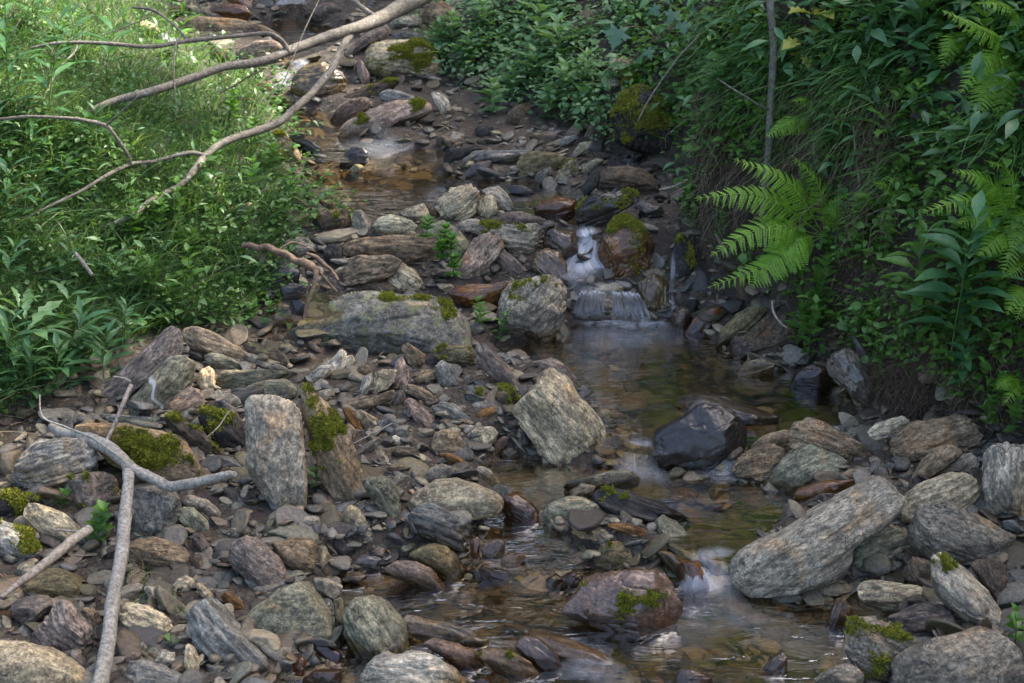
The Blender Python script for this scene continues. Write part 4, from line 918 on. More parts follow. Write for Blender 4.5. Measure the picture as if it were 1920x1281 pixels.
# ---------------------------------------------------------------- gravel: far more pebbles than anyone could count
m, nt, N, L = nodes('gravel_pebbles'); at = N('ShaderNodeAttribute', attribute_name='tint'); ge = N('ShaderNodeNewGeometry')
n1 = noise(nt, N, ge.outputs['Position'], 90, 4, .75); rr = ramp(N, [(.34, (.5, .5, .5)), (.64, (1.5, 1.48, 1.42))]); nt.links.new(n1, rr.inputs[0])
col = mixc(nt, N, .85, at.outputs['Color'], rr.outputs[0], 'MULTIPLY'); pr = N('ShaderNodeBsdfPrincipled'); pr.inputs['Roughness'].default_value = .6
nt.links.new(col, pr.inputs['Base Color']); bp = N('ShaderNodeBump'); bp.inputs['Strength'].default_value = .7; bp.inputs['Distance'].default_value = .004
nt.links.new(n1, bp.inputs['Height']); nt.links.new(bp.outputs[0], pr.inputs['Normal']); L(pr, N('ShaderNodeOutputMaterial')); M_grav = m
def gravel(name, n, smin, smax, lv, under=False, region=None, power=1.6):
    rg = np.random.default_rng(n + lv); px = rg.uniform(-150, 2070, n); py = rg.uniform(-20, 1330, n)
    if region is not None: px = rg.uniform(region[0], region[2], n); py = rg.uniform(region[1], region[3], n)
    t = hit(px, py); p = CAM + ray(px, py) * t[:, None]; z = zone(p[:, 0], p[:, 1]); ok = (z == 0) & (np.any([sdf(W_, p[:, 0], p[:, 1]) < -.02 for _, W_ in WP], axis=0)) if under else (z == 0) | ((z > 0) & (rg.random(n) < .008)) | ((z == 2) & (p[:, 1] > 6.5) & (p[:, 0] < 1.05) & (rg.random(n) < .55))
    p, t, px = p[ok], t[ok], px[ok]; k = len(p)
    sz = (smin + (smax - smin) * rg.random(k) ** power * 1.0)
    S = sz[:, None] * np.c_[rg.uniform(.8, 1.7, k), rg.uniform(.6, 1.1, k), rg.uniform(.22, .6, k) * (.45 if under else 1)]
    V, Fc = ICO[lv]; tm = []
    for q in range(12):
        r2 = np.random.default_rng(q); v = V.copy()
        for _ in range(7):
            d = r2.normal(size=3); d /= np.linalg.norm(d); v = v - d * np.maximum(v @ d - r2.uniform(.45, .85), 0)[:, None]
        v = v + V * (.12 * fbm(V * 1.6 + q * 7, 2, q))[:, None]; tm.append(v)
    tm = np.array(tm)[rg.integers(0, 12, k)] * S[:, None]
    a = rg.uniform(0, 6.28, k); ti = rg.normal(size=(k, 2)) * (.08 if under else .35); ca, sa = np.cos(a), np.sin(a); o = np.zeros(k); e = np.ones(k)
    Rz = np.stack([ca, -sa, o, sa, ca, o, o, o, e], -1).reshape(-1, 3, 3); cx_, sx_ = np.cos(ti[:, 0]), np.sin(ti[:, 0])
    Rx = np.stack([e, o, o, o, cx_, -sx_, o, sx_, cx_], -1).reshape(-1, 3, 3); cy_, sy_ = np.cos(ti[:, 1]), np.sin(ti[:, 1])
    Ry = np.stack([cy_, o, sy_, o, e, o, -sy_, o, cy_], -1).reshape(-1, 3, 3)
    W = np.einsum('nij,nvj->nvi', Rz @ Rx @ Ry, tm) + (p + np.c_[o, o, S[:, 2] * rg.uniform(.0, .7, k) * (0 if under else 1)])[:, None]
    pal = np.array([PAL[c][0] for c in 'GGgBKbTGBSGLTb']) * .66; col = pal[rg.integers(0, len(pal), k)] * rg.uniform(.6, 1.35, (k, 1))  # loose gravel darkened in colour, for damp and to deepen shade between stones
    inw = np.zeros(k, bool)
    for lv_, W_ in WP: inw |= sdf(W_, p[:, 0], p[:, 1]) < 0
    pw = np.array([PAL[c][0] for c in 'LLBTLBgb']); col = np.where(inw[:, None], pw[rg.integers(0, 8, k)] * rg.uniform(.45, 1.35, (k, 1)), col)
    b = MB(); F_ = (Fc[None] + (np.arange(k) * len(V))[:, None, None]).reshape(-1, 3); b.add(W.reshape(-1, 3), F_, np.repeat(col, len(V), 0)); return b
gravel('gravel', 9000, .006, .030, 1).build('g', M_grav) if False else None
bb = gravel('gravel', 14000, .007, .032, 2, power=2.0); o = bb.build('gravel', M_grav); tag(o, 'loose small gravel and pebbles filling the gaps between the stones', 'gravel', kind='stuff')
bb = gravel('gravel', 3000, .022, .060, 3, power=1.9); o = bb.build('rubble', M_grav); tag(o, 'countless small broken stones packed between the larger ones', 'rubble', kind='stuff')
bb = gravel('bed', 2600, .03, .10, 3, under=True, power=1.5); o = bb.build('stream_bed_stones', M_grav); tag(o, 'flat brown and golden stones paving the bottom of the clear pools', 'stones', kind='stuff')
# ---------------------------------------------------------------- plants
PROF = {'ovate': [(0, .04), (.12, .62), (.3, .98), (.5, .95), (.72, .6), (.88, .26), (1, 0)], 'lance': [(0, .05), (.15, .42), (.35, .92), (.55, 1), (.75, .62), (.9, .25), (1, 0)],
        'small': [(0, .1), (.35, 1), (.7, .7), (1, 0)], 'lobed': [(0, .06), (.12, .35), (.2, .2), (.34, .75), (.42, .45), (.56, 1), (.64, .62), (.78, .9), (.88, .4), (1, 0)],
        'serr': [(0, .06), (.08, .5), (.14, .42), (.24, .9), (.3, .78), (.42, 1.05), (.48, .86), (.6, .86), (.66, .62), (.78, .55), (.84, .34), (1, 0)]}
def unit(v): return v / (np.linalg.norm(v, axis=-1, keepdims=True) + 1e-12)
def leaves(b, pos, d, up, Ln, Wd, prof='ovate', droop=.25, fold=.18, tint=None, rg=rng):
    pos, d, up = np.atleast_2d(pos), unit(np.atleast_2d(d)), np.atleast_2d(up); n = len(pos); Ln = np.broadcast_to(Ln, n); Wd = np.broadcast_to(Wd, n)
    s = unit(np.cross(up, d)); nn = np.cross(d, s); P = np.array(PROF[prof]); t, w = P[:, 0], P[:, 1]; k = len(t); dr = np.broadcast_to(droop, n) * rg.uniform(.5, 1.5, n)
    c = pos[:, None] + d[:, None] * (Ln[:, None] * t)[..., None] - nn[:, None] * (Ln[:, None] * dr[:, None] * t ** 2)[..., None]
    hw = (Wd[:, None] * .5 * w)[..., None]; lift = nn[:, None] * (hw * fold * 2)
    rip = rg.normal(size=(n, k, 1)) * .05 * hw
    A = c - s[:, None] * hw + lift + nn[:, None] * rip; B = c; Cc = c + s[:, None] * hw + lift - nn[:, None] * rip
    V = np.stack([A, B, Cc], 2).reshape(-1, 3); base = (np.arange(n) * k * 3)[:, None, None]
    r = np.arange(k - 1)[:, None] * 3; q = np.concatenate([r + np.array([[0, 1, 4, 3]]), r + np.array([[1, 2, 5, 4]])])[None] + base
    tt = rg.uniform(.1, .9, n) if tint is None else np.broadcast_to(tint, n)
    b.add(V, q.reshape(-1, 4), np.repeat(tt, k * 3))
def blades(b, pos, d, L_, W_, bend, tint=None, k=5, rg=rng):
    n = len(pos); d = unit(d); t = np.linspace(0, 1, k); side = unit(np.cross(d, rg.normal(size=(n, 3))))
    c = pos[:, None] + d[:, None] * (L_[:, None] * t)[..., None] + bend[:, None] * (L_[:, None] * t ** 2)[..., None]
    w = (W_[:, None] * .5 * (1 - t ** 1.7 * .97))[..., None]; V = np.stack([c - side[:, None] * w, c + side[:, None] * w], 2).reshape(-1, 3)
    r = (np.arange(k - 1) * 2)[:, None] + np.array([[0, 1, 3, 2]]); F_ = (r[None] + (np.arange(n) * 2 * k)[:, None, None]).reshape(-1, 4)
    b.add(V, F_, np.repeat(rg.uniform(0, 1, n) if tint is None else tint, 2 * k))
def tube(b, pts, rad, sides=8, per=6, bump=0.0, seed=0, tint=.5, caps=True):
    C = np.asarray(pts, float); m = len(C); s = np.linspace(0, m - 1, (m - 1) * per + 1); P = catmull(C, s) if m > 2 else np.array([C[0] + (C[1] - C[0]) * q for q in s]); r = np.interp(s, range(m), np.broadcast_to(rad, m))
    T = unit(np.gradient(P, axis=0)); a = np.cross(T, [.3, .2, 1.]); a = unit(a); c = np.cross(T, a); th = np.arange(sides) * 2 * np.pi / sides
    if bump:
        n1 = fbm(np.stack([s[:, None] * 1.7 + 0 * th, np.cos(th)[None] * .8 + 0 * s[:, None], np.sin(th)[None] * .8 + seed + 0 * s[:, None]], -1), 3, seed); rr = r[:, None] * (1 + bump * n1)
        kn = hash3(np.arange(len(s)), 3, 5, seed) > .9; rr[kn] *= 1.14
    else: rr = np.repeat(r[:, None], sides, 1)
    V = P[:, None] + (a[:, None] * np.cos(th)[None, :, None] + c[:, None] * np.sin(th)[None, :, None]) * rr[..., None]
    n = len(s); ii = np.arange(n * sides).reshape(n, sides); j = np.roll(ii, -1, 1)
    b.add(V.reshape(-1, 3), np.stack([ii[:-1], j[:-1], j[1:], ii[1:]], -1).reshape(-1, 4), np.full(n * sides, tint))
    if caps:
        for e, o in ((0, 1), (n - 1, -1)):
            b.add(np.vstack([V[e], P[e] + T[e] * (-.3 if e == 0 else .3) * r[e]]), np.array([[i, (i + 1) % sides, sides][::o] for i in range(sides)]), np.full(sides + 1, tint))
def thin_curves(b, P0, P1, sag, r, seg=6, wig=.1, rg=rng, tint=None):
    """many thin three-sided strands from P0 to P1"""
    n = len(P0); t = np.linspace(0, 1, seg); c = P0[:, None] * (1 - t)[None, :, None] + P1[:, None] * t[None, :, None] + sag[:, None] * (4 * t * (1 - t))[None, :, None]
    ln = np.linalg.norm(P1 - P0, axis=1); c = c + rg.normal(size=(n, seg, 3)) * (ln * wig)[:, None, None] * np.minimum(1, 4 * t)[None, :, None] * .5
    T = unit(np.gradient(c, axis=1)); a = unit(np.cross(T, rg.normal(size=(n, 1, 3)))); d = np.cross(T, a); rr = (np.broadcast_to(r, n)[:, None] * (1 - .6 * t))[..., None]
    V = np.stack([c + a * rr, c - a * rr * .5 + d * rr * .87, c - a * rr * .5 - d * rr * .87], 2).reshape(-1, 3)
    q = np.array([[0, 1, 4, 3], [1, 2, 5, 4], [2, 0, 3, 5]]); q = (q[None] + (np.arange(seg - 1) * 3)[:, None, None]).reshape(-1, 4); F_ = (q[None] + (np.arange(n) * seg * 3)[:, None, None]).reshape(-1, 4)
    b.add(V, F_, np.repeat(rg.uniform(0, 1, n) if tint is None else tint, seg * 3))
M_grassL = leaf_mat('grass_lit_bank', (.032, .085, .026), (.095, .185, .055), .45, .42, (.26, .34, .15))
M_cover = leaf_mat('cover_leaf', (.045, .11, .028), (.11, .225, .06), .42, .36, (.26, .36, .13))
M_herb = leaf_mat('herb_leaf', (.06, .15, .025), (.13, .27, .045), .4, .4)
M_dark = leaf_mat('dark_herb_leaf', (.04, .11, .045), (.09, .21, .075), .32, .36)
M_pale = leaf_mat('pale_herb_leaf', (.09, .19, .075), (.20, .34, .14), .35, .4, (.28, .38, .22))
M_balsam = leaf_mat('balsam_leaf', (.05, .14, .06), (.10, .24, .09), .35, .36)
M_yel = leaf_mat('yellowing_leaf', (.22, .26, .04), (.42, .40, .08), .4, .5)
M_fern = leaf_mat('fern_leaf', (.12, .27, .02), (.26, .47, .045), .45, .45, (.42, .44, .12))
M_grassD = leaf_mat('dark_bank_grass', (.035, .10, .025), (.12, .25, .06), .35, .36, (.22, .32, .12))
M_dry = leaf_mat('dry_grass', (.07, .048, .03), (.25, .19, .12), .2, .7, (.34, .28, .18))
M_root = leaf_mat('root_fibre', (.05, .03, .02), (.18, .12, .08), .0, .8, (.22, .16, .11))
M_litter = leaf_mat('leaf_litter_brown', (.05, .03, .016), (.19, .115, .055), .05, .7, (.33, .25, .15))
M_stem = leaf_mat('green_stem', (.05, .10, .03), (.10, .16, .05), .1, .5)
WUP = np.array([0, 0, 1.])
def ground_at(px, py, lift=0.0):
    t = hit(px, py); p = CAM + ray(np.atleast_1d(px), np.atleast_1d(py)) * t[:, None]; return p + [0, 0, lift]
def sample_zone(n, box, zid, rg, keep=None):
    px = rg.uniform(box[0], box[2], n); py = rg.uniform(box[1], box[3], n); t = hit(px, py); p = CAM + ray(px, py) * t[:, None]
    z = zone(p[:, 0], p[:, 1]); ok = np.isin(z, zid)
    if keep is not None: ok &= rg.random(n) < keep(px, py, p)
    return p[ok], px[ok], py[ok]
def clumps(b, p, rg, nl, h, ll, prof='ovate', aspect=.55, spread=1.0, droop=.3, tintf=None):
    """low leafy clumps: nl leaves round each point, held up on short stalks"""
    k = len(p); P = np.repeat(p, nl, 0); n = len(P); nr = np.repeat(ground_normal(p[:, 0], p[:, 1]), nl, 0); g = unit(nr * .5 + WUP)
    off = rg.normal(size=(n, 3)) * .035 * spread; hh = (rg.random(n) ** .7) * np.repeat(h * rg.uniform(.4, 1.2, k), nl)
    pos = P + off + g * hh[:, None]; a = rg.uniform(0, 2 * np.pi, n); d = np.c_[np.cos(a), np.sin(a), rg.normal(0, .35, n)] + nr * .25
    up = unit(WUP + rg.normal(size=(n, 3)) * .35 + nr * .3); L_ = ll * np.clip(np.exp(rg.normal(-.15, .35, n)), .3, 1.5); T = np.repeat(rg.uniform(.0, .75, k), nl) + rg.uniform(0, .3, n)
    leaves(b, pos, d, up, L_, L_ * aspect * rg.uniform(.8, 1.2, n), prof, droop, .15, np.clip(T, 0, 1), rg)
# --- left bank: grass and ground cover
rg = np.random.default_rng(11)
p, px, py = sample_zone(34000, (-260, -40, 640, 860), [1], rg)
b = MB(); n = len(p); L_ = rg.uniform(.07, .24, n); d = np.c_[rg.normal(.12, .35, n), rg.normal(-.05, .35, n), np.ones(n)]
blades(b, p, d, L_, rg.uniform(.0025, .006, n), np.c_[rg.normal(.15, .4, n), rg.normal(-.1, .4, n), -rg.uniform(.1, .6, n)], rg=rg)
tag(b.build('grass', M_grassL), 'fine green grass covering the sunny left bank', 'grass', kind='stuff')
p, px, py = sample_zone(1900, (-260, -40, 640, 860), [1], rg)
b = MB(); clumps(b, p, rg, 9, .075, .029, 'ovate', .6); tag(b.build('ground_cover', M_cover), 'dense small-leaved herbs mixed through the grass of the left bank', 'ground cover', kind='stuff')
p, px, py = sample_zone(260, (-260, -40, 640, 860), [1], rg); b = MB(); clumps(b, p, rg, 6, .12, .045, 'lance', .24, 1.4, .4)
tag(b.build('undergrowth', M_pale), 'pale narrow-leaved undergrowth standing in the grass of the left bank', 'undergrowth', kind='stuff')
p, px, py = sample_zone(1500, (-260, -40, 640, 860), [1], rg); b = MB(); n = len(p); d = np.c_[rg.normal(.1, .6, n), rg.normal(-.1, .5, n), rg.uniform(.3, 1, n)]
blades(b, p, d, rg.uniform(.06, .24, n), rg.uniform(.002, .0045, n), np.c_[rg.normal(0, .5, n), rg.normal(-.1, .4, n), -rg.uniform(0, .8, n)], rg=rg); tag(b.build('dead_grass', M_dry), 'bleached dead blades and stems among the green grass of the left bank', 'dead grass', kind='stuff')
p, px, py = sample_zone(1500, (-100, -40, 2000, 1300), [0], rg); b = MB(); n = len(p); leaves(b, p + [0, 0, .012], rg.normal(size=(n, 3)) * [1, 1, .25], WUP + rg.normal(size=(n, 3)) * .3, rg.uniform(.012, .04, n), rg.uniform(.006, .02, n), 'ovate', .4, .3, None, rg)
q = p[: n // 2]; dq = unit(rg.normal(size=q.shape) * [1, 1, .15]) * rg.uniform(.02, .08, (len(q), 1)); thin_curves(b, q + [0, 0, .015], q + dq + [0, 0, .02], dq[:, [1, 0, 2]] * .1, .0011, 5, .12, rg)
tag(b.build('leaf_litter', M_litter), 'brown leaf bits and broken twigs lying between the stones', 'leaf litter', kind='stuff')
# herbs that creep from the left bank over the shore stones
p, px, py = sample_zone(6000, (100, -20, 680, 620), [0], rg, lambda px, py, p: (p[:, 0] - np.interp(p[:, 1], LY, LX) < .05 + .30 * np.clip(fbm(p * 2.6, 3, 44) + .25, 0, 1)) * .8)
b = MB(); clumps(b, p, rg, 6, .05, .028, 'ovate', .65, 1.3); tag(b.build('ground_cover', M_cover), 'leafy creepers trailing from the left bank over the shore stones', 'ground cover', kind='stuff')
p, px, py = sample_zone(2600, (780, -30, 1180, 245), [0, 2], rg, lambda px, py, p: (py < 140 + (px - 840) * .33) * np.where(fbm(np.c_[px, py, px * 0] / 38, 2, 51) > -.1, .75, .12))
b = MB(); clumps(b, p, rg, 6, .05, .036, 'ovate', .62, 1.4); tag(b.build('ground_cover', M_pale), 'low pale herbs between the stones at the top centre', 'ground cover', kind='stuff')
# --- right bank: sparse cover on dark soil, hanging grass, roots
def keepR(px, py, p):
    k = .42 + .25 * (py > 480) + .5 * (py < 130) + .35 * ((px < 1480) & (py < 420)) + .45 * ((py > 330) & (py < 500)) + .2 * ((px > 1680) & (py < 330)); nn = fbm(np.c_[px, py, px * 0] / 90, 2, 3); return k * (nn > -.22)
p, px, py = sample_zone(5200, (1180, -40, 2150, 780), [2], rg, keepR)
b = MB(); clumps(b, p, rg, 7, .06, .033, 'ovate', .62); tag(b.build('ground_cover', M_herb), 'small green creeping herbs scattered over the dark right bank', 'ground cover', kind='stuff')
p, px, py = sample_zone(520, (1180, -40, 2100, 330), [2], rg, lambda px, py, p: np.where(py < 150, .9, .25))
b = MB(); clumps(b, p, rg, 7, .11, .075, 'lance', .34, 1.5, .35); tag(b.build('undergrowth', M_dark), 'dark long-leaved undergrowth along the top of the right bank', 'undergrowth', kind='stuff')
# far slope with leafy herbs
p, px, py = sample_zone(1500, (760, -40, 1330, 300), [2], rg, lambda px, py, p: np.where((px > 1120) & (py > 110), 0.05, np.where(px > 1180, .35, np.where(py < 60, .55, .95))) * (fbm(np.c_[px, py, px * 0] / 60, 2, 31) > -.08))
b = MB(); clumps(b, p, rg, 7, .06, .036, 'ovate', .6, 1.4); tag(b.build('ground_cover', M_pale), 'bluish green leafy herbs covering the slope beyond the gravel upstream', 'ground cover', kind='stuff')
# grass tufts hanging on the right bank
def tuft(b, q, n, L0, rg, pull=(-.55, -.5, -.5), w=(.003, .0065)):
    q = np.asarray(q); P = q + rg.normal(size=(n, 3)) * [.035, .03, .02]; d = np.c_[rg.normal(-.25, .45, n), rg.normal(-.45, .35, n), rg.uniform(.5, 1.2, n)]
    blades(b, P, d, L0 * rg.uniform(.55, 1.25, n), rg.uniform(*w, n), np.c_[rg.normal(pull[0], .35, n), rg.normal(pull[1], .3, n), pull[2] - rg.uniform(0, .9, n)], k=7, rg=rg)
tp = [(1335,95),(1385,120),(1430,110),(1470,140),(1500,160),(1540,90),(1570,110),(1600,75),(1625,130),(1650,150),(1585,165),(1555,200),(1520,215),(1480,225),(1400,190),(1360,150),(1610,210),(1640,190),(1665,115),(1690,150),(1455,60),(1350,50),(1410,30),(1500,60),(1880,230),(1905,260),(1700,320),(1670,330),(1830,250),(1480,290),(1560,260),(1600,265)]
b = MB(); 
for q in tp: tuft(b, ground_at(*q)[0], 60, .15, rg)
tag(b.build('hanging_grass', M_grassD), 'long dark green grass hanging over the right bank', 'grass', kind='stuff')
b = MB(); n = 900; p, px, py = sample_zone(n, (1330, 130, 1720, 400), [2], rg, lambda px, py, p: np.where(fbm(np.c_[px / 50, py / 200, px * 0], 2, 5) > -.1, 1, .1))
nr = ground_normal(p[:, 0], p[:, 1]); ln = rg.uniform(.08, .22, len(p)); P1 = p + nr * rg.uniform(.02, .10, len(p))[:, None] + np.c_[rg.normal(-.04, .05, len(p)), rg.normal(-.06, .04, len(p)), -ln]
thin_curves(b, p + nr * .01, P1, nr * .05, .0013, 6, .07, rg); tag(b.build('dead_grass', M_dry), 'brown dead stems hanging down the right bank behind the ferns', 'dead grass', kind='stuff')
b = MB(); p, px, py = sample_zone(3000, (1290, 430, 2050, 800), [2], rg, lambda px, py, p: np.where(fbm(np.c_[px / 70, py / 90, px * 0], 2, 8) > .0, 1, .25))
nr = ground_normal(p[:, 0], p[:, 1]); P1 = p + nr * rg.uniform(.005, .05, len(p))[:, None] + np.c_[rg.normal(0, .05, len(p)), rg.normal(-.02, .03, len(p)), -rg.uniform(.03, .16, len(p))]
thin_curves(b, p, P1, nr * .02, rg.uniform(.0006, .002, len(p)), 7, .22, rg); q, _, _ = sample_zone(900, (1650, 655, 1745, 760), [2, 0], rg); nr = ground_normal(q[:, 0], q[:, 1])
thin_curves(b, q + nr * .01, q + nr * .05 + np.c_[rg.normal(0, .03, len(q)), rg.normal(-.02, .02, len(q)), -rg.uniform(.03, .09, len(q))], nr * .02, .0009, 6, .2, rg)
tag(b.build('hanging_roots', M_root), 'tangled brown roots hanging out of the bare soil of the right bank', 'roots', kind='stuff')
# --- individual plants
PG = {}
def herb(label, px, py, hpx, node=6, leaf=60, prof='ovate', asp=.45, per=2, mat=None, lean=(0, 0), droop=.3, name='herb', stemr=.0022, tilt=.35, cat=None, seed=None, group='leafy herbs on the banks', low=.12, depth=None, shrink=.55):
    q = ground_at(px, py)[0] if depth is None else at_depth(px, py, depth); t = (q - CAM) @ FWD; rg = np.random.default_rng(int(px * 7 + py * 13) if seed is None else seed); Hh = hpx / F * t; Ll = leaf / F * t
    if px > 1330 and depth is None: q = q - ray(px, py) * .09; q[2] -= .01
    e = empty(name, q); tag(e, label, cat or name.replace('_', ' '), group); parent_mw[e.name] = Matrix.Translation(Vector(q))
    s = np.linspace(0, 1, 5); axis = q[None] + s[:, None] * Hh * np.array([0, 0, 1.08]) + (s ** 1.6)[:, None] * (np.array([lean[0], lean[1], 0]) / F * t)[None] + rg.normal(size=(5, 3)) * Hh * .02 * s[:, None]
    axis[0] -= [0, 0, .01]; sb = MB(); tube(sb, axis, np.linspace(stemr, stemr * .4, 5), 5, 4); sb.build('stem', M_stem, parent=e)
    lb = MB(); a0 = rg.uniform(0, 3.14)
    for k in range(node):
        f = low + (1 - low) * k / max(node - 1, 1); c = catmull(axis, [f * 4 * .999])[0]; a = a0 + k * (1.57 if per == 2 else 2.4) + 2 * np.pi * np.arange(per) / per + rg.normal(0, .2, per)
        top = k == node - 1; ti = tilt + .6 * f + (.4 if top else 0); d = np.c_[np.cos(a), np.sin(a), np.full(per, ti)]; sz = Ll * (1 - shrink * abs(f - .5) * 1.6) * rg.uniform(.8, 1.1, per)
        pos = np.repeat(c[None], per, 0) + unit(d) * sz[:, None] * .08
        leaves(lb, pos, d, np.tile(WUP, (per, 1)) + rg.normal(size=(per, 3)) * .15, sz, sz * asp, prof, droop, .2, rg.uniform(.2, .85, per), rg)
    lb.build('foliage', mat or M_herb, parent=e); return e
U = 'upper left corner'
herb('dark tall willowherb with narrow leaves at the top left corner', 25, 235, 240, 13, 85, 'lance', .2, 2, M_dark, (15, 0), .35, 'willowherb')
herb('dark willowherb leaning right beside the tallest one at the top left', 95, 250, 190, 11, 80, 'lance', .2, 2, M_dark, (40, 0), .35, 'willowherb')
herb('young willowherb with broad drooping leaves above the thick dead branch', 200, 160, 110, 6, 75, 'lance', .25, 2, M_dark, (30, 0), .4, 'willowherb')
herb('willowherb shoot rising between the two upper dead branches', 330, 130, 95, 5, 60, 'lance', .28, 2, M_herb, (25, 0), .4, 'willowherb')
herb('low dark herb cut by the left edge beneath the middle branch', -5, 330, 120, 7, 60, 'lance', .3, 2, M_dark, (20, 0), .4)
for i, (x, y, h, lf, lab) in enumerate([(150,700,110,85,'dark broad-leaved willowherb clump at the foot of the left bank'),(110,745,90,80,'dark willowherb beside the stone with the curved stick'),(195,720,85,75,'dark willowherb touching the dark purplish wedge slab'),(60,760,100,75,'dark willowherb near the left edge above the oval striped stone'),(235,655,80,55,'narrow-leaved herb left of the purplish slab tip'),(20,720,110,80,'dark willowherb cut by the left edge above the gravel')]):
    herb(lab, x, y, h, 7, lf, 'lance', .24, 3, M_dark, (12, 0), .3, 'willowherb')
for x, y, h, lf, lab in [(15,420,110,70,'dark lance-leaved herb at the left edge below the thin branch tip'),(70,450,80,55,'dark herb in the grass right of the left-edge lance-leaved herb'),(120,380,75,50,'herb with narrow leaves under the thin middle branch'),(170,300,85,52,'herb with narrow leaves between the thick branch and the thin middle branch'),(60,330,90,60,'herb with narrow leaves below the curved left branch'),(240,230,70,45,'narrow-leaved herb right of the end of the thick branch'),(120,560,85,55,'narrow-leaved herb above the dock plant'),(20,560,95,60,'dark narrow-leaved herb at the left edge above the sow thistle'),(210,560,70,45,'narrow-leaved herb below the short grey stick'),(330,250,60,40,'narrow-leaved herb between the thick branch and the branch fork'),(130,130,90,60,'herb with long leaves between the two upper branches'),(60,60,80,60,'herb with long leaves above the uppermost branch')]:
    herb(lab, x, y, h, 8, lf, 'lance', .24, 2, M_dark, (18, 0), .35)
herb('sow thistle with pale lobed leaves on the left bank', 55, 690, 110, 5, 105, 'lobed', .3, 3, M_pale, (0, 0), .35, 'sow_thistle')
herb('dock plant with two pale arching leaves on the left bank', 140, 640, 75, 3, 95, 'serr', .26, 2, M_pale, (0, 0), .6, 'dock_plant')
for x, y, h, lab in [(290,575,85,'bright nettle clump standing right above the purplish slab tip'),(265,560,80,'bright nettle left of the clump above the purplish slab tip'),(320,600,70,'low nettle between the grass and the brown long stone'),(360,560,85,'nettle at the edge of the dark water behind the purplish slab')]:
    herb(lab, x, y, h, 6, 36, 'serr', .6, 2, M_herb, (0, 0), .25, 'nettle')
for x, y, h, lab in [(330,440,90,'nettle with dark leaves under the lower end of the branch fork'),(300,455,80,'nettle partly hiding the foot of the lower branch'),(355,500,60,'mint-like herb above the dark shore stones'),(250,470,70,'nettle in the grass below the branch tip'),(470,290,60,'herb growing at the left shore under the branch bend'),(430,240,60,'herb between the two forks of the dead branch'),(505,330,50,'herb creeping onto the left shore stones below the moss cushion'),(540,390,60,'herb over the shore stones left of the upper pool'),(470,380,70,'herb hiding the stones at the left shore of the upper pool'),(400,330,70,'herb under the main fork of the dead branch')]:
    herb(lab, x, y, h, 6, 32, 'ovate', .6, 3, M_herb, (10, 0), .3, 'nettle' if 'nettle' in lab else 'herb')
for x, y, h, lab in [(440,560,34,'small herb by the dark water right of the nettle clump'),(470,600,30,'small herb with round leaves on the wet stones left of the speckled slab'),(520,430,46,'small herb left of the driftwood root')]:
    herb(lab, x, y, h, 5, 22, 'ovate', .7, 3, M_herb, (10, 0), .2)
# herbs among the stones
for x, y, h, low_y, lab in [(800,440,22,470,'top sprig of the bright herb on the lichened boulder'),(832,455,24,500,'bright green herb sprig on the middle of the lichened boulder'),(845,478,26,520,'bright green herb tuft at the lower right of the lichened boulder'),(826,480,22,515,'bright green herb sprig touching the long layered slab'),(850,512,24,540,'green herb tuft hanging beside the pinkish banded stone')]:
    herb(lab, x, y, h, 4, 19, 'ovate', .8, 6, M_herb, (4, 0), .2, 'herb', low=.0, shrink=.1, depth=float(hit([x], [low_y])[0]) - .17)
herb('herb with small round leaves between the two grey boulders', 905, 622, 55, 6, 26, 'ovate', .7, 3, M_herb, (-10, 0), .2)
herb('herb leaning on the squarish grey boulder', 935, 640, 55, 6, 24, 'ovate', .7, 2, M_herb, (18, 0), .2)
herb('small green herb in the gap right of the tall grey slab', 592, 912, 36, 4, 24, 'serr', .8, 3, M_herb, (4, 0), .2)
herb('small round-leaved herb beside the striped oval stone', 115, 948, 22, 3, 30, 'ovate', .7, 3, M_herb, (10, 0), .1)
herb('bright lobed-leaved herb where the pale stick meets the forked stick', 185, 1020, 62, 6, 30, 'serr', .85, 4, M_herb, (15, 0), .2, low=.0, shrink=.2)
herb('green herb with heart-shaped leaves cut by the lower right edge', 1905, 1195, 55, 4, 30, 'ovate', .8, 3, M_herb, (-8, 0), .15)
herb('tiny green seedling at the bottom between the stones', 322, 1218, 26, 3, 18, 'lobed', .6, 3, M_herb)
for x, y, h, lab in [(1515,665,95,'herb with rounded leaves over the reddish dark boulder'),(1495,640,70,'leafy herb left of the small fern by the reddish boulder'),(1535,560,75,'dark herb rising under the bright fern'),(1525,610,60,'herb beside the little fern above the pool')]:
    herb(lab, x, y, h, 7, 34, 'ovate', .6, 3, M_herb, (6, 0), .25)
for x, y, h, lab in [(1645,735,80,'slender herb with paired round leaves right of the blue-black pointed stone'),(1640,690,50,'short slender herb above the blue-black pointed stone')]:
    herb(lab, x, y, h, 6, 20, 'ovate', .65, 2, M_herb, (0, 0), .1)
herb('tall leafy balsam with big pointed leaves in the middle of the right bank', 1785, 650, 240, 10, 112, 'lance', .36, 3, M_balsam, (-8, -60), .3, 'balsam', .0035, .15, low=.18)
herb('shorter balsam with lighter leaves left of the tall balsam', 1715, 560, 120, 6, 74, 'lance', .4, 3, M_herb, (0, -20), .3, 'balsam', .003, .2)
herb('balsam below the tall one with a drooping yellowish leaf', 1800, 715, 80, 5, 52, 'ovate', .5, 3, M_dark, (0, -20), .35, 'balsam', .003, .1)
herb('light green balsam at the top right between fern fronds', 1835, 110, 90, 6, 62, 'lance', .38, 3, M_herb, (0, -20), .25, 'balsam', .003)
herb('dark broad-leaved plant at the top right left of the fern', 1720, 95, 110, 6, 78, 'lance', .45, 3, M_dark, (0, -20), .3, 'balsam', .003)
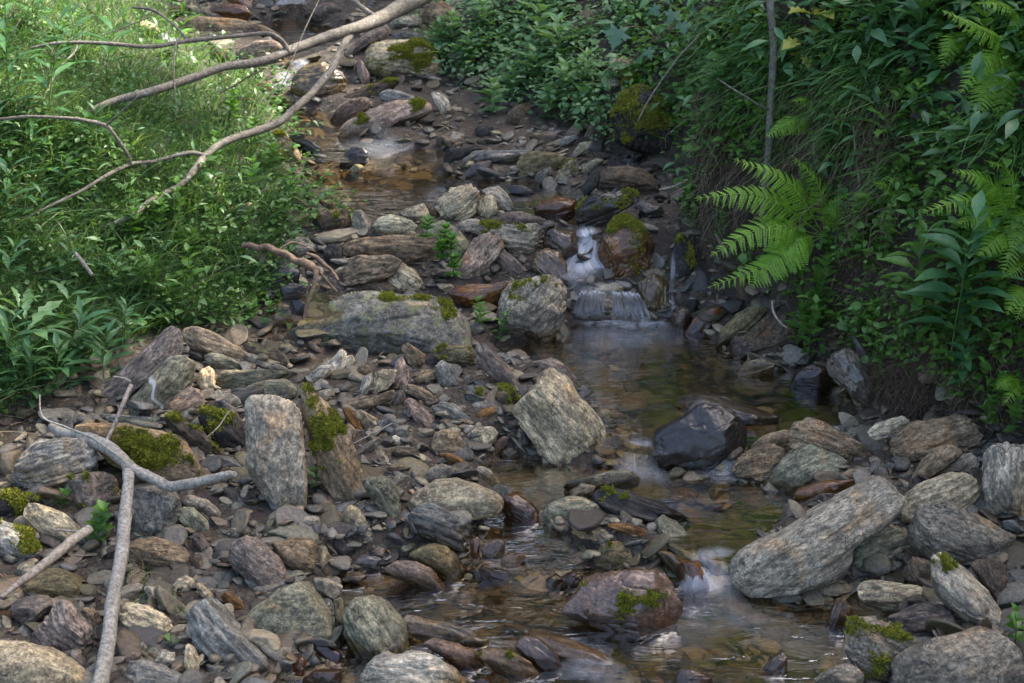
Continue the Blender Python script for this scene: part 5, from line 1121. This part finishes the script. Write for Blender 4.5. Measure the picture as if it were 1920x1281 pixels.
herb('dark broad-leaved plant near the top edge above the grass', 1640, 60, 80, 5, 70, 'lance', .4, 3, M_dark, (0, -20), .3, 'balsam', .003)
herb('pointed-leaved herb low in the grass on the right bank', 1870, 330, 60, 5, 34, 'lance', .5, 2, M_herb, (0, -10), .3)
herb('rosette with long wavy leaves in the middle of the right bank', 1660, 268, 40, 3, 75, 'lobed', .34, 3, M_herb, (0, -20), .5)
herb('upright herb with wavy leaves right of the long-leaved rosette', 1705, 250, 85, 6, 40, 'lobed', .5, 3, M_herb, (0, -20), .35)
herb('herb with long bright leaf pointing left on the right bank', 1640, 215, 35, 3, 55, 'lance', .34, 2, M_pale, (0, -10), .3)
herb('herb with reddish stem below the hanging grass', 1575, 250, 40, 4, 26, 'ovate', .6, 2, M_herb)
herb('pair of heart-shaped leaves on a thin stem beside the sapling trunk', 1400, 222, 30, 2, 36, 'ovate', .7, 2, M_herb, (0, -20), .3)
herb('yellowing maple-like seedling at the top of the right bank', 1520, 60, 60, 3, 46, 'lobed', .95, 3, M_yel, (0, -20), .35, 'seedling', tilt=.1)
herb('second yellowing seedling below the first at the top of the right bank', 1505, 100, 40, 3, 44, 'lobed', .9, 2, M_yel, (10, -20), .5, 'seedling', tilt=-.1)
for x, y, h, lf, lab in [(1320,225,60,50,'dark lance-leaved plant in front of the mossy boulder'),(1325,262,50,50,'low lance-leaved plant right of the mossy boulder'),(1345,185,55,50,'lance-leaved plant above the mossy boulder')]:
    herb(lab, x, y, h, 5, lf, 'lance', .28, 3, M_dark, (0, -15), .3)
for x, y, h, lab in [(1285,425,60,'small-leaved herb right of the upper waterfall'),(1300,450,55,'small-leaved herb at the foot of the right bank by the waterfall'),(1290,390,50,'herb below the bleached stick'),(1350,440,60,'dark herb under the left fronds of the bright fern'),(1600,640,60,'creeping herb at the middle foot of the right bank'),(1660,470,80,'light small-leaved herb between the fern and the balsam'),(1600,450,70,'feathery light herb right of the bright fern base'),(1900,800,60,'herb low at the right edge beneath the roots'),(1870,745,50,'fern-like lobed herb at the right edge'),(1850,790,50,'herb above the grey striped boulder at the right edge')]:
    herb(lab, x, y, h, 7, 22, 'ovate', .62, 3, M_herb, (0, -8), .2)
for x, y, h, lf, lab in [(1010,95,85,58,'pale elder seedling with bright pointed leaflets at the top centre'),(1045,130,80,55,'pale elder seedling right of the brightest one'),(1000,165,60,45,'elder seedling below the brightest one'),(1060,190,60,48,'broad pale herb in the middle of the upstream slope'),(925,215,55,42,'pale strawberry-like herb nearest the gravel upstream'),(960,190,50,40,'leafy herb above the strawberry-like one'),(1100,170,60,46,'leafy herb on the right part of the upstream slope'),(1030,225,50,42,'herb with pale leaves above the dark leaning stone'),(1090,225,50,38,'low herb at the right foot of the upstream slope'),(880,130,55,40,'herb left of the pale elder seedling'),(850,90,55,40,'herb right of the angular brown block'),(905,70,55,38,'herb on the slope near the top centre'),(820,100,45,34,'small herb leaning over the large rounded tan boulder')]:
    herb(lab, x, y, h, 5, lf, 'ovate' if lf < 46 else 'lance', .5 if lf < 46 else .4, 4, M_pale, (0, -10), .3, 'elder_seedling' if 'elder' in lab else 'herb')
# sparse grass tufts among the lower left stones, each a plant of its own
M_gt = M_grassL
for x, y, n, l, lab in [(245,1085,26,.10,'small grass tuft right of the forked stick'),(262,1130,22,.09,'sprawling grass tuft over the tan striped stone'),(330,1140,14,.10,'thin grass blades among the gravel right of the forked stick'),(440,1070,10,.10,'grass blades beside the round purplish-brown stone'),(245,1195,12,.08,'short grass blades near the lower end of the forked stick'),(115,920,8,.06,'few grass blades by the striped oval stone'),(250,800,10,.12,'grass blades leaning over the white-veined stone')]:
    q = ground_at(x, y)[0]; rg2 = np.random.default_rng(x); b = MB(); P = q + rg2.normal(size=(n, 3)) * [.008, .008, .001]; d = np.c_[rg2.normal(.1, .6, n), rg2.normal(-.1, .6, n), rg2.uniform(.4, 1, n)]
    blades(b, P, d, l * rg2.uniform(.6, 1.3, n), rg2.uniform(.002, .004, n), np.c_[rg2.normal(.1, .4, n), rg2.normal(-.1, .4, n), -rg2.uniform(.1, .7, n)], k=7, rg=rg2); tag(b.build('grass_tuft', M_gt, mw=Matrix.Translation(Vector(q))), lab, 'grass tuft', 'grass tufts between the stones')
# --- ferns
def frond(parent, B, mid, tip, wmax, seed, npn=24):
    rg = np.random.default_rng(seed); s = np.linspace(0, 2, 41); A = catmull([B, mid, tip], s); ln = np.r_[0, np.cumsum(np.linalg.norm(np.diff(A, axis=0), axis=1))]; Lt = ln[-1]
    b = MB(); tube(b, A[::4], np.linspace(.0022, .0006, 11), 5, 2, tint=.9)
    pos, dd, uu, LL, WW, TT = [], [], [], [], [], []
    for k in range(npn):
        f = .14 + .85 * (k + .5) / npn; i = np.searchsorted(ln, f * Lt); i = min(max(i, 1), 39); c = A[i]; T = unit(A[i + 1] - A[i - 1])
        nrm = unit(WUP * .75 - FWD * .65); nrm = unit(nrm - T * (nrm @ T)); S = np.cross(nrm, T)
        pl = wmax * min(1, ((f - .08) / .22)) ** .7 * (1 - f) ** .62 * 1.35 * rg.uniform(.93, 1.05)
        for sg in (-1, 1):
            d = unit(S * sg + T * .42 - nrm * .18 * (1 + rg.normal() * .3)); pn = max(5, int(13 * min(1, pl / wmax + .15))); j = (np.arange(pn) + .6) / pn
            q = c + d * (pl * j)[:, None] - nrm * (pl * .22 * j ** 2)[:, None]; l = pl * (.14 * (1 - j) ** .75 + .035); ps = np.cross(nrm, d)
            for s2 in (-1, 1):
                pos.append(q); dd.append(np.tile(unit(ps * s2 + d * .55), (pn, 1))); uu.append(np.tile(nrm, (pn, 1)) + rg.normal(size=(pn, 3)) * .1); LL.append(l); WW.append(np.full(pn, pl / pn * 1.1)); TT.append(np.full(pn, .25 + .55 * rg.random()))
    leaves(b, np.concatenate(pos), np.concatenate(dd), np.concatenate(uu), np.concatenate(LL), np.concatenate(WW), 'small', .15, .1, np.concatenate(TT), rg)
    return b.build('frond', M_fern, parent=parent)
def fern(label, base, fr, bright=0):
    B = ground_at(*base)[0]; tb = (B - CAM) @ FWD; e = empty('fern', B); tag(e, label, 'fern', 'ferns on the right bank')
    for i, (mx_, my, tx, ty, w) in enumerate(fr):
        tt = min(float(hit([tx], [ty])[0]) - .05, tb - .10) - .02 * (i % 3); tm = (tb + tt) / 2 - .02
        frond(e, B, at_depth(mx_, my, tm), at_depth(tx, ty, tt), w / F * tt, int(tx * 3 + ty), 22 if w > 24 else 15)
fern('large bright green fern spreading over the dark bank at the waterfall', (1545,442), [(1430,368,1302,372,44),(1480,345,1375,298,40),(1440,425,1332,480,44),(1490,455,1408,538,50),(1430,500,1326,540,34),(1535,350,1484,290,26),(1560,400,1590,352,26)])
fern('fern with arching fronds at the right edge halfway up', (1905,455), [(1865,350,1785,318,42),(1830,378,1728,398,38),(1895,330,1845,300,30),(1925,400,1880,515,38),(1912,500,1878,522,22),(1850,410,1790,420,36),(1880,440,1835,480,34)])
fern('fern at the top right corner with long hanging fronds', (1925,95), [(1860,150,1831,222,46),(1850,60,1766,20,36),(1900,20,1830,5,30),(1890,150,1875,235,38),(1850,110,1800,175,34)])
fern('fern with narrow fronds hanging left of the top right fern', (1830,60), [(1790,75,1766,128,30),(1850,80,1818,128,28)])
fern('small fern with two fronds pointing left beside the sapling trunk', (1535,222), [(1485,228,1438,256,30),(1520,190,1484,190,24)])
fern('small yellow-green fern between the bright fern and the balsam', (1692,392), [(1665,352,1637,342,24),(1690,350,1660,330,18)])
fern('small fern just right of the bright fern', (1650,395), [(1630,368,1602,366,24),(1660,420,1690,440,20)])
fern('little single fern above the pool beside the rounded-leaved herb', (1500,614), [(1545,592,1584,602,22),(1520,596,1545,580,16)])
fern('fern cut by the right edge below the arching fern', (1935,545), [(1915,545,1887,590,26),(1925,560,1905,600,24)])
fern('pale fern at the right foot of the bank above the striped stones', (1925,715), [(1895,712,1868,730,26),(1905,730,1880,760,22)])
# ---------------------------------------------------------------- dead wood
M_bark = bark_mat('dead_branch_bark', (.085, .07, .05), (.215, .185, .145), .8)
M_bark2 = bark_mat('pale_stick_wood', (.17, .14, .11), (.30, .26, .21), .15)
M_bark3 = bark_mat('wet_root_wood', (.09, .055, .032), (.19, .125, .075), .1)
def limb(b, pts, seed=0, sides=12, bump=.22, sub=7):
    C = np.array([at_depth(x, y, t) for x, y, t, r in pts]); rad = [r * .84 / F * t for x, y, t, r in pts]; rj = np.random.default_rng(seed + 5); C[1:-1] += rj.normal(size=C[1:-1].shape) * np.array(rad)[1:-1, None] * .14; tube(b, C, rad, sides, sub, bump, seed); return C
def wood(name, label, cat, limbs, mat, group=None, main='branch'):
    """limbs: list of (part name, points(px, py, depth, radius px)); the first is the thing's main limb"""
    p0 = at_depth(*limbs[0][1][0][:3]); e = empty(name, p0); tag(e, label, cat, group)
    for i, (nm, pts) in enumerate(limbs):
        b = MB(); limb(b, pts, 7 * i + len(limbs), 12 if pts[0][3] > 2.5 else 6); b.build(nm, mat, parent=e)
    return e
wood('fallen_branch', 'long grey dead branch with forks reaching from the top centre over the left bank', 'branch', [
 ('limb', [(850,-50,7.0,21),(800,-15,6.9,20),(745,18,6.75,17),(700,42,6.62,15),(640,62,6.5,13),(590,80,6.4,11.5),(537,98,6.3,11),(487,117,6.22,10),(420,125,6.12,9.5),(352,147,6.02,9.5),(285,168,5.92,9),(218,190,5.85,8),(178,205,5.8,7),(140,220,5.78,5)]),
 ('limb', [(668,52,6.56,9),(650,72,6.5,8.5),(638,95,6.42,8),(621,131,6.3,8),(587,174,6.2,8),(550,208,6.12,8.5),(520,231,6.05,8.5),(470,248,5.95,8),(419,268,5.85,8),(383,294,5.78,8),(366,319,5.72,7.5),(336,349,5.65,7),(285,376,5.57,6.5),(248,403,5.50,6),(201,424,5.46,5)]),
 ('limb', [(385,292,5.78,5),(360,287,5.76,5),(336,291,5.73,5),(285,304,5.66,4.5),(245,309,5.6,4.5),(201,329,5.5,4),(151,359,5.4,3.5),(94,386,5.32,3),(27,420,5.24,2)]),
 ('limb', [(245,309,5.6,4),(238,289,5.57,4),(215,255,5.52,4),(198,236,5.5,4.5),(151,225,5.46,4),(101,220,5.42,3.5),(50,218,5.38,3.5),(0,224,5.36,3.5),(-70,232,5.34,3)]),
 ('limb', [(541,97,6.3,6),(533,82,6.28,5.5),(520,70,6.26,5),(497,62,6.24,4.5),(436,68,6.2,4.5),(352,76,6.12,5),(285,88,6.05,5),(218,83,6.0,4.5),(151,79,5.96,4),(101,81,5.94,3.5),(57,90,5.92,2)]),
 ('twig', [(350,76,6.12,3.5),(335,55,6.12,3),(315,38,6.15,3),(285,18,6.2,3),(248,14,6.25,2)]),
 ('twig', [(287,19,6.2,1.8),(275,35,6.18,1.6),(235,50,6.15,1.5),(191,66,6.1,1.2)]),
 ('twig', [(146,82,5.96,2.2),(138,100,5.92,2.2),(111,128,5.85,2),(80,188,5.75,1.8),(60,230,5.68,1.5),(34,262,5.6,1.2)]),
 ('twig', [(340,66,6.12,2.2),(330,85,6.08,1.8),(326,128,6.0,1.5),(328,170,5.94,1.3),(332,208,5.9,1)]),
 ('twig', [(607,-20,6.35,1.6),(597,2,6.34,1.5),(575,48,6.3,1.4),(554,98,6.26,1.4),(540,135,6.22,1.4),(528,160,6.2,1.4),(513,175,6.18,1.3),(501,194,6.15,1)]),
 ('twig', [(655,-12,6.68,6),(668,5,6.67,5.5),(685,20,6.66,5.5),(710,34,6.66,6)]),
 ('twig', [(198,236,5.5,2),(220,215,5.48,1.8),(250,190,5.46,1.5),(262,175,5.46,1)]),
], M_bark)
wood('driftwood_twig', 'thin reddish twig sticking up left of the small cascade upstream', 'twig', [('limb', [(413,174,6.2,1.4),(440,160,6.2,2),(470,142,6.2,2.2),(491,132,6.2,2)])], M_bark3)
# forked stick lower left
wood('forked_stick', 'smooth grey forked stick running from the mossy slab down to the bottom edge', 'stick', [
 ('limb', [(165,1310,3.40,20),(190,1281,3.45,19),(205,1200,3.60,18),(215,1120,3.74,16),(225,1040,3.88,15.5),(232,970,4.0,14.5),(240,910,4.10,13.5),(242,880,4.16,13),(232,862,4.2,14),(200,838,4.28,16),(160,822,4.34,15),(120,812,4.42,12),(96,800,4.48,8)]),
 ('limb', [(238,872,4.15,13),(262,885,4.15,12),(290,900,4.13,12),(318,912,4.12,13),(350,908,4.10,12),(390,900,4.08,11),(425,893,4.06,10),(442,890,4.05,7)]),
 ('twig', [(236,868,4.13,3),(210,846,4.13,3),(170,820,4.16,2.5),(120,800,4.2,2.5),(80,782,4.24,2),(74,740,4.26,1.6)]),
], bark_mat('smooth_grey_bark', (.19, .17, .14), (.30, .28, .235), .35))
wood('broken_stick', 'thin brown snapped stick standing upright between the white-veined stone and the mossy slab', 'stick', [('limb', [(200,826,4.28,4),(215,795,4.3,4.5),(232,755,4.32,5),(246,722,4.36,5)]), ('twig', [(246,716,4.36,3),(232,709,4.36,2.5),(212,706,4.37,1.5)])], M_bark2)
wood('bleached_stick', 'pale stripped stick lying at the left edge pointing up to the forked stick', 'stick', [('limb', [(2,1120,3.66,5),(30,1098,3.70,8),(70,1068,3.76,10),(110,1036,3.82,11),(140,1012,3.88,11),(168,992,3.93,11)]), ('twig', [(165,1004,3.92,3),(140,996,3.92,3),(98,993,3.93,2)])], M_bark2)
wood('driftwood_root', 'bent brown driftwood root arching over the dark pool left of centre', 'root', [
 ('limb', [(455,462,5.30,5),(470,459,5.28,7),(484,466,5.26,8),(500,463,5.24,7.5),(520,472,5.22,8),(538,476,5.2,7),(556,488,5.18,8),(572,492,5.16,10),(588,503,5.15,10),(600,508,5.16,5)]),
 ('limb', [(590,500,5.15,7),(592,515,5.14,6),(590,535,5.14,5.5),(584,552,5.13,5),(577,568,5.13,4.5),(570,596,5.13,3)]),
 ('limb', [(575,475,5.24,3),(592,482,5.24,5),(608,496,5.23,5),(622,508,5.22,4),(634,526,5.2,3)]),
 ('limb', [(600,512,5.16,3),(615,530,5.17,3.5),(632,548,5.18,2.5)]),
 ('twig', [(520,470,5.22,2.5),(548,455,5.24,2.5),(575,462,5.25,2)])], M_bark3)
wood('grey_stick', 'short grey stick lying in the grass of the left bank', 'stick', [('limb', [(141,474,5.0,3),(155,492,4.98,4.5),(173,516,4.95,4)])], M_bark2)
wood('bleached_stick', 'pale bent stick lying on stones under the right bank near the upper pool', 'stick', [('limb', [(1236,356,5.95,2.5),(1262,350,5.93,3.5),(1290,338,5.9,4),(1320,322,5.88,4.5),(1345,312,5.87,3)])], M_bark2)
wood('dry_stalk', 'long thin whitish stalk leaning up right over the mossy boulder', 'stalk', [('limb', [(1196,228,6.2,2),(1215,190,6.15,2.2),(1245,145,6.1,2),(1275,105,6.05,1.8),(1308,70,6.0,1.5)])], M_bark2)
wood('dry_stalk', 'pale dry stalk leaning in front of the dead grass on the right bank', 'stalk', [('limb', [(1613,360,5.02,2.5),(1608,320,5.0,2.5),(1603,275,5.0,2.2),(1600,235,5.0,1.5)])], M_bark2)
wood('crooked_twig', 'crooked brown twig hanging by the reddish dark boulder', 'twig', [('limb', [(1447,565,4.95,2),(1450,585,4.94,2.5),(1462,605,4.92,2.5),(1475,615,4.92,2)])], M_bark2)
wood('fallen_twig', 'thin pale twig lying on the brown slab left of the mossy leaning stone', 'twig', [('limb', [(388,820,4.33,1.4),(410,800,4.36,1.6),(430,772,4.4,1.4),(455,760,4.42,1)]), ('twig', [(418,752,4.42,1),(432,762,4.4,1.3),(450,772,4.4,1.2)])], M_bark2)
wood('fallen_twig', 'thin straight pale twig lying on the gravel right of the mossy leaning stone', 'twig', [('limb', [(662,832,4.3,1),(700,812,4.33,1.8),(735,794,4.36,1.5)])], M_bark2)
wood('sapling', 'slender grey sapling trunk rising through the grass of the right bank', 'sapling', [('trunk', [(1438,470,5.38,6),(1431,415,5.36,7),(1436,350,5.34,7.5),(1440,300,5.33,8),(1444,230,5.31,8),(1447,160,5.3,8),(1449,80,5.29,8.5),(1446,0,5.28,9),(1444,-90,5.27,9)]), ('limb', [(1444,205,5.3,2.5),(1420,195,5.27,2.5),(1395,180,5.22,2.5),(1370,165,5.2,2.2),(1345,148,5.18,1.5)])], bark_mat('mossy_sapling_bark', (.07, .065, .045), (.17, .165, .13), .5))
# maple seedling leaf
def palmate(b, c, R_, nrm, upv, tint, rg):
    s = unit(np.cross(nrm, upv)); u = unit(upv - nrm * (upv @ nrm)); th = [(-150, .25), (-135, .62), (-118, .5), (-95, .35), (-78, .85), (-62, .6), (-50, .72), (-38, .42), (-22, .8), (-12, .78), (0, 1.1), (12, .78), (22, .8), (38, .42), (50, .72), (62, .6), (78, .85), (95, .35), (118, .5), (135, .62), (150, .25), (180, .06)]
    V = [c] + [c + R_ * r * (u * math.cos(math.radians(a)) + s * math.sin(math.radians(a))) - nrm * R_ * .18 * r * r for a, r in th]; n = len(th)
    b.add(np.array(V), np.array([[0, i + 1, (i + 1) % n + 1] for i in range(n)]), np.full(n + 1, tint))
q = ground_at(1230, 75)[0]; e = empty('maple_seedling', q); tag(e, 'maple seedling with one large bluish green leaf at the top of the upstream slope', 'seedling')
C = at_depth(1158, 58, 6.1); b = MB(); tube(b, [q, (q + C) / 2 + [0, 0, .04], C], .0025, 5, 6); b.build('stem', M_bark3, parent=e)
M_maple = leaf_mat('maple_leaf', (.035, .10, .055), (.06, .15, .08), .3, .4); b = MB(); palmate(b, C, .085, unit(WUP * .5 - FWD), np.array([-.2, 0, -1.]), .6, rng); b.build('leaf', M_maple, parent=e)
for k, (x, y, r) in enumerate([(1262,25,.05),(1225,15,.045),(1280,45,.05),(1215,95,.04)]):
    b = MB(); c2 = at_depth(x, y, 5.9); palmate(b, c2, r, unit(WUP * .5 - FWD + rng.normal(size=3) * .2), np.array([rng.normal() * .4, 0, -1.]), .5, rng); b.build('leaf', M_maple, parent=e)
# fir cones
def cone(label, px, py, ang, lpx):
    q = ground_at(px, py, .012)[0]; t = (q - CAM) @ FWD; Lc = lpx / F * t; b = MB(); n = 120; k = np.arange(n); f = (k + .5) / n; a = k * 2.39996; r = Lc * .17 * np.sin(np.pi * (f * .86 + .1)) ** .6
    X = np.array([math.cos(ang), math.sin(ang), .05]); Y = np.cross(WUP, X); Z = np.cross(X, Y); rad = Y * np.cos(a)[:, None] + Z * np.sin(a)[:, None]
    tube(b, [q - X * Lc / 2, q, q + X * Lc / 2], [Lc * .06, Lc * .13, Lc * .04], 8, 6); leaves(b, q + X * ((f - .5) * Lc)[:, None] + rad * r[:, None] * .55, rad * .8 + X * .75, rad - X * .5, Lc * .17, Lc * .17, 'small', .0, -.2, None, rng)
    tag(b.build('fir_cone', leaf_mat('fir_cone_scales', (.13, .065, .035), (.27, .15, .085), 0, .7), mw=Matrix.Translation(Vector(q))), label, 'cone', 'fir cones on the gravel')
cone('brown fir cone lying on the gravel above the dark mossy stone', 922, 720, .05, 44)
cone('brown fir cone at the left edge below the pale stripped stick', 18, 1160, -.1, 48)
# ---------------------------------------------------------------- unseen trees, added to shade the stream and darken its reflections
M_tleaf = leaf_mat('tree_leaf', (.018, .035, .012), (.035, .06, .02), .15, .6)
M_trunk = bark_mat('tree_bark', (.05, .04, .03), (.12, .10, .08), .3)
def tree(label, x, y, h, crowns, n, leaf, seed, stand=None):
    rg = np.random.default_rng(seed); z = float(H(np.array([[x]]), np.array([[y]]))[0, 0]) - .1; q = np.array([x, y, z]); e = empty('tree', q); tag(e, label, 'tree', 'unseen trees added for shade and dark reflections')
    top = np.array(crowns[-1][:3], float); b = MB(); tube(b, [q, q + [.05, .05, h * .3], (q + top) / 2 + [0, 0, h * .15], top], [.16, .13, .10, .03], 10, 8, .15, seed); tr = b.build('trunk', M_trunk, parent=e)
    b = MB()
    for (cx, cy, cz, rx, ry, rz) in crowns:
        m_ = int(n / len(crowns)); nb = max(6, m_ // 60); bc = unit(rg.normal(size=(nb, 3))) * (rg.random((nb, 1)) ** .4) * [rx, ry, rz] + [cx, cy, cz]
        p = bc[rg.integers(0, nb, m_)] + rg.normal(size=(m_, 3)) * .22 * min(rx, ry, rz); a = rg.normal(size=(m_, 3)); leaves(b, p, a, unit(WUP + rg.normal(size=(m_, 3)) * .5), leaf * rg.uniform(.7, 1.3, m_), leaf * .7, 'small', .2, .1, None, rg)
    b.build('crown', M_tleaf, parent=e)
    return e
# sun comes from (+.54, +.29, +.79): crowns along that line over the stream shade it and leave the left bank in dappled light
SV = np.array([.5429, .2887, .7880])
def over(x, y, z, d): return tuple(np.array([x, y, z]) + SV * d)
tree('unseen tall tree added for shade on the right bank, level with the waterfall', 11.5, 11.5, 15, [(*over(.9, 5.0, .3, 18), 1.9, 1.7, 1.5), (*over(2.4, 6.6, .8, 17), 1.3, 1.3, 1.2), (*over(.7, 7.6, .5, 19), 1.6, 1.5, 1.4)], 12500, .17, 1)
tree('unseen tall tree added for shade on the right bank, downstream', 10.5, 7.5, 14, [(*over(.3, 3.1, .1, 17), 1.8, 1.4, 1.4), (*over(2.0, 3.7, .7, 16), 1.5, 1.5, 1.3)], 9500, .17, 2)
tree('unseen tall tree added for shade on the right slope, upstream', 10.5, 15.0, 15, [(*over(.9, 9.6, .8, 17), 1.9, 1.6, 1.4), (*over(2.6, 9.0, 1.2, 18), 1.9, 1.7, 1.5)], 9000, .17, 3)
tree('unseen slender tree added on the right bank, its thin crown dappling the left bank', 8.6, 9.8, 14, [(*over(-1.7, 4.5, .3, 17.5), 1.25, 1.1, 1.0), (*over(-2.0, 5.9, .7, 18.5), 1.2, .9, 1.0)], 1500, .15, 4)  # unseen thin crown, added to break up the sun on the left bank
for k, (x, y, h) in enumerate([(-5.5,17,13),(-2.6,15.5,12),(-.6,17.5,15),(1.4,15.0,13),(3.6,16,14),(6.5,17,14),(-8.5,15,12),(9.5,15,12)]):  # unseen trees added upstream so the pools mirror dark foliage, not sky
    gz = float(H(np.array([[x]]), np.array([[y]]))[0, 0])
    tree(['tall tree far upstream beyond the picture, %s' % w for w in ('far left','left','left of the middle','in the middle','right of the middle','right','leftmost','rightmost')][k], x, y, h, [(x,y,gz+1.8,2.1,1.2,1.6),(x,y,gz+h*.42,2.3,1.5,2.6),(x+.2,y,gz+h*.75,2.1,1.5,3.0)], 9000, .24, 10 + k)
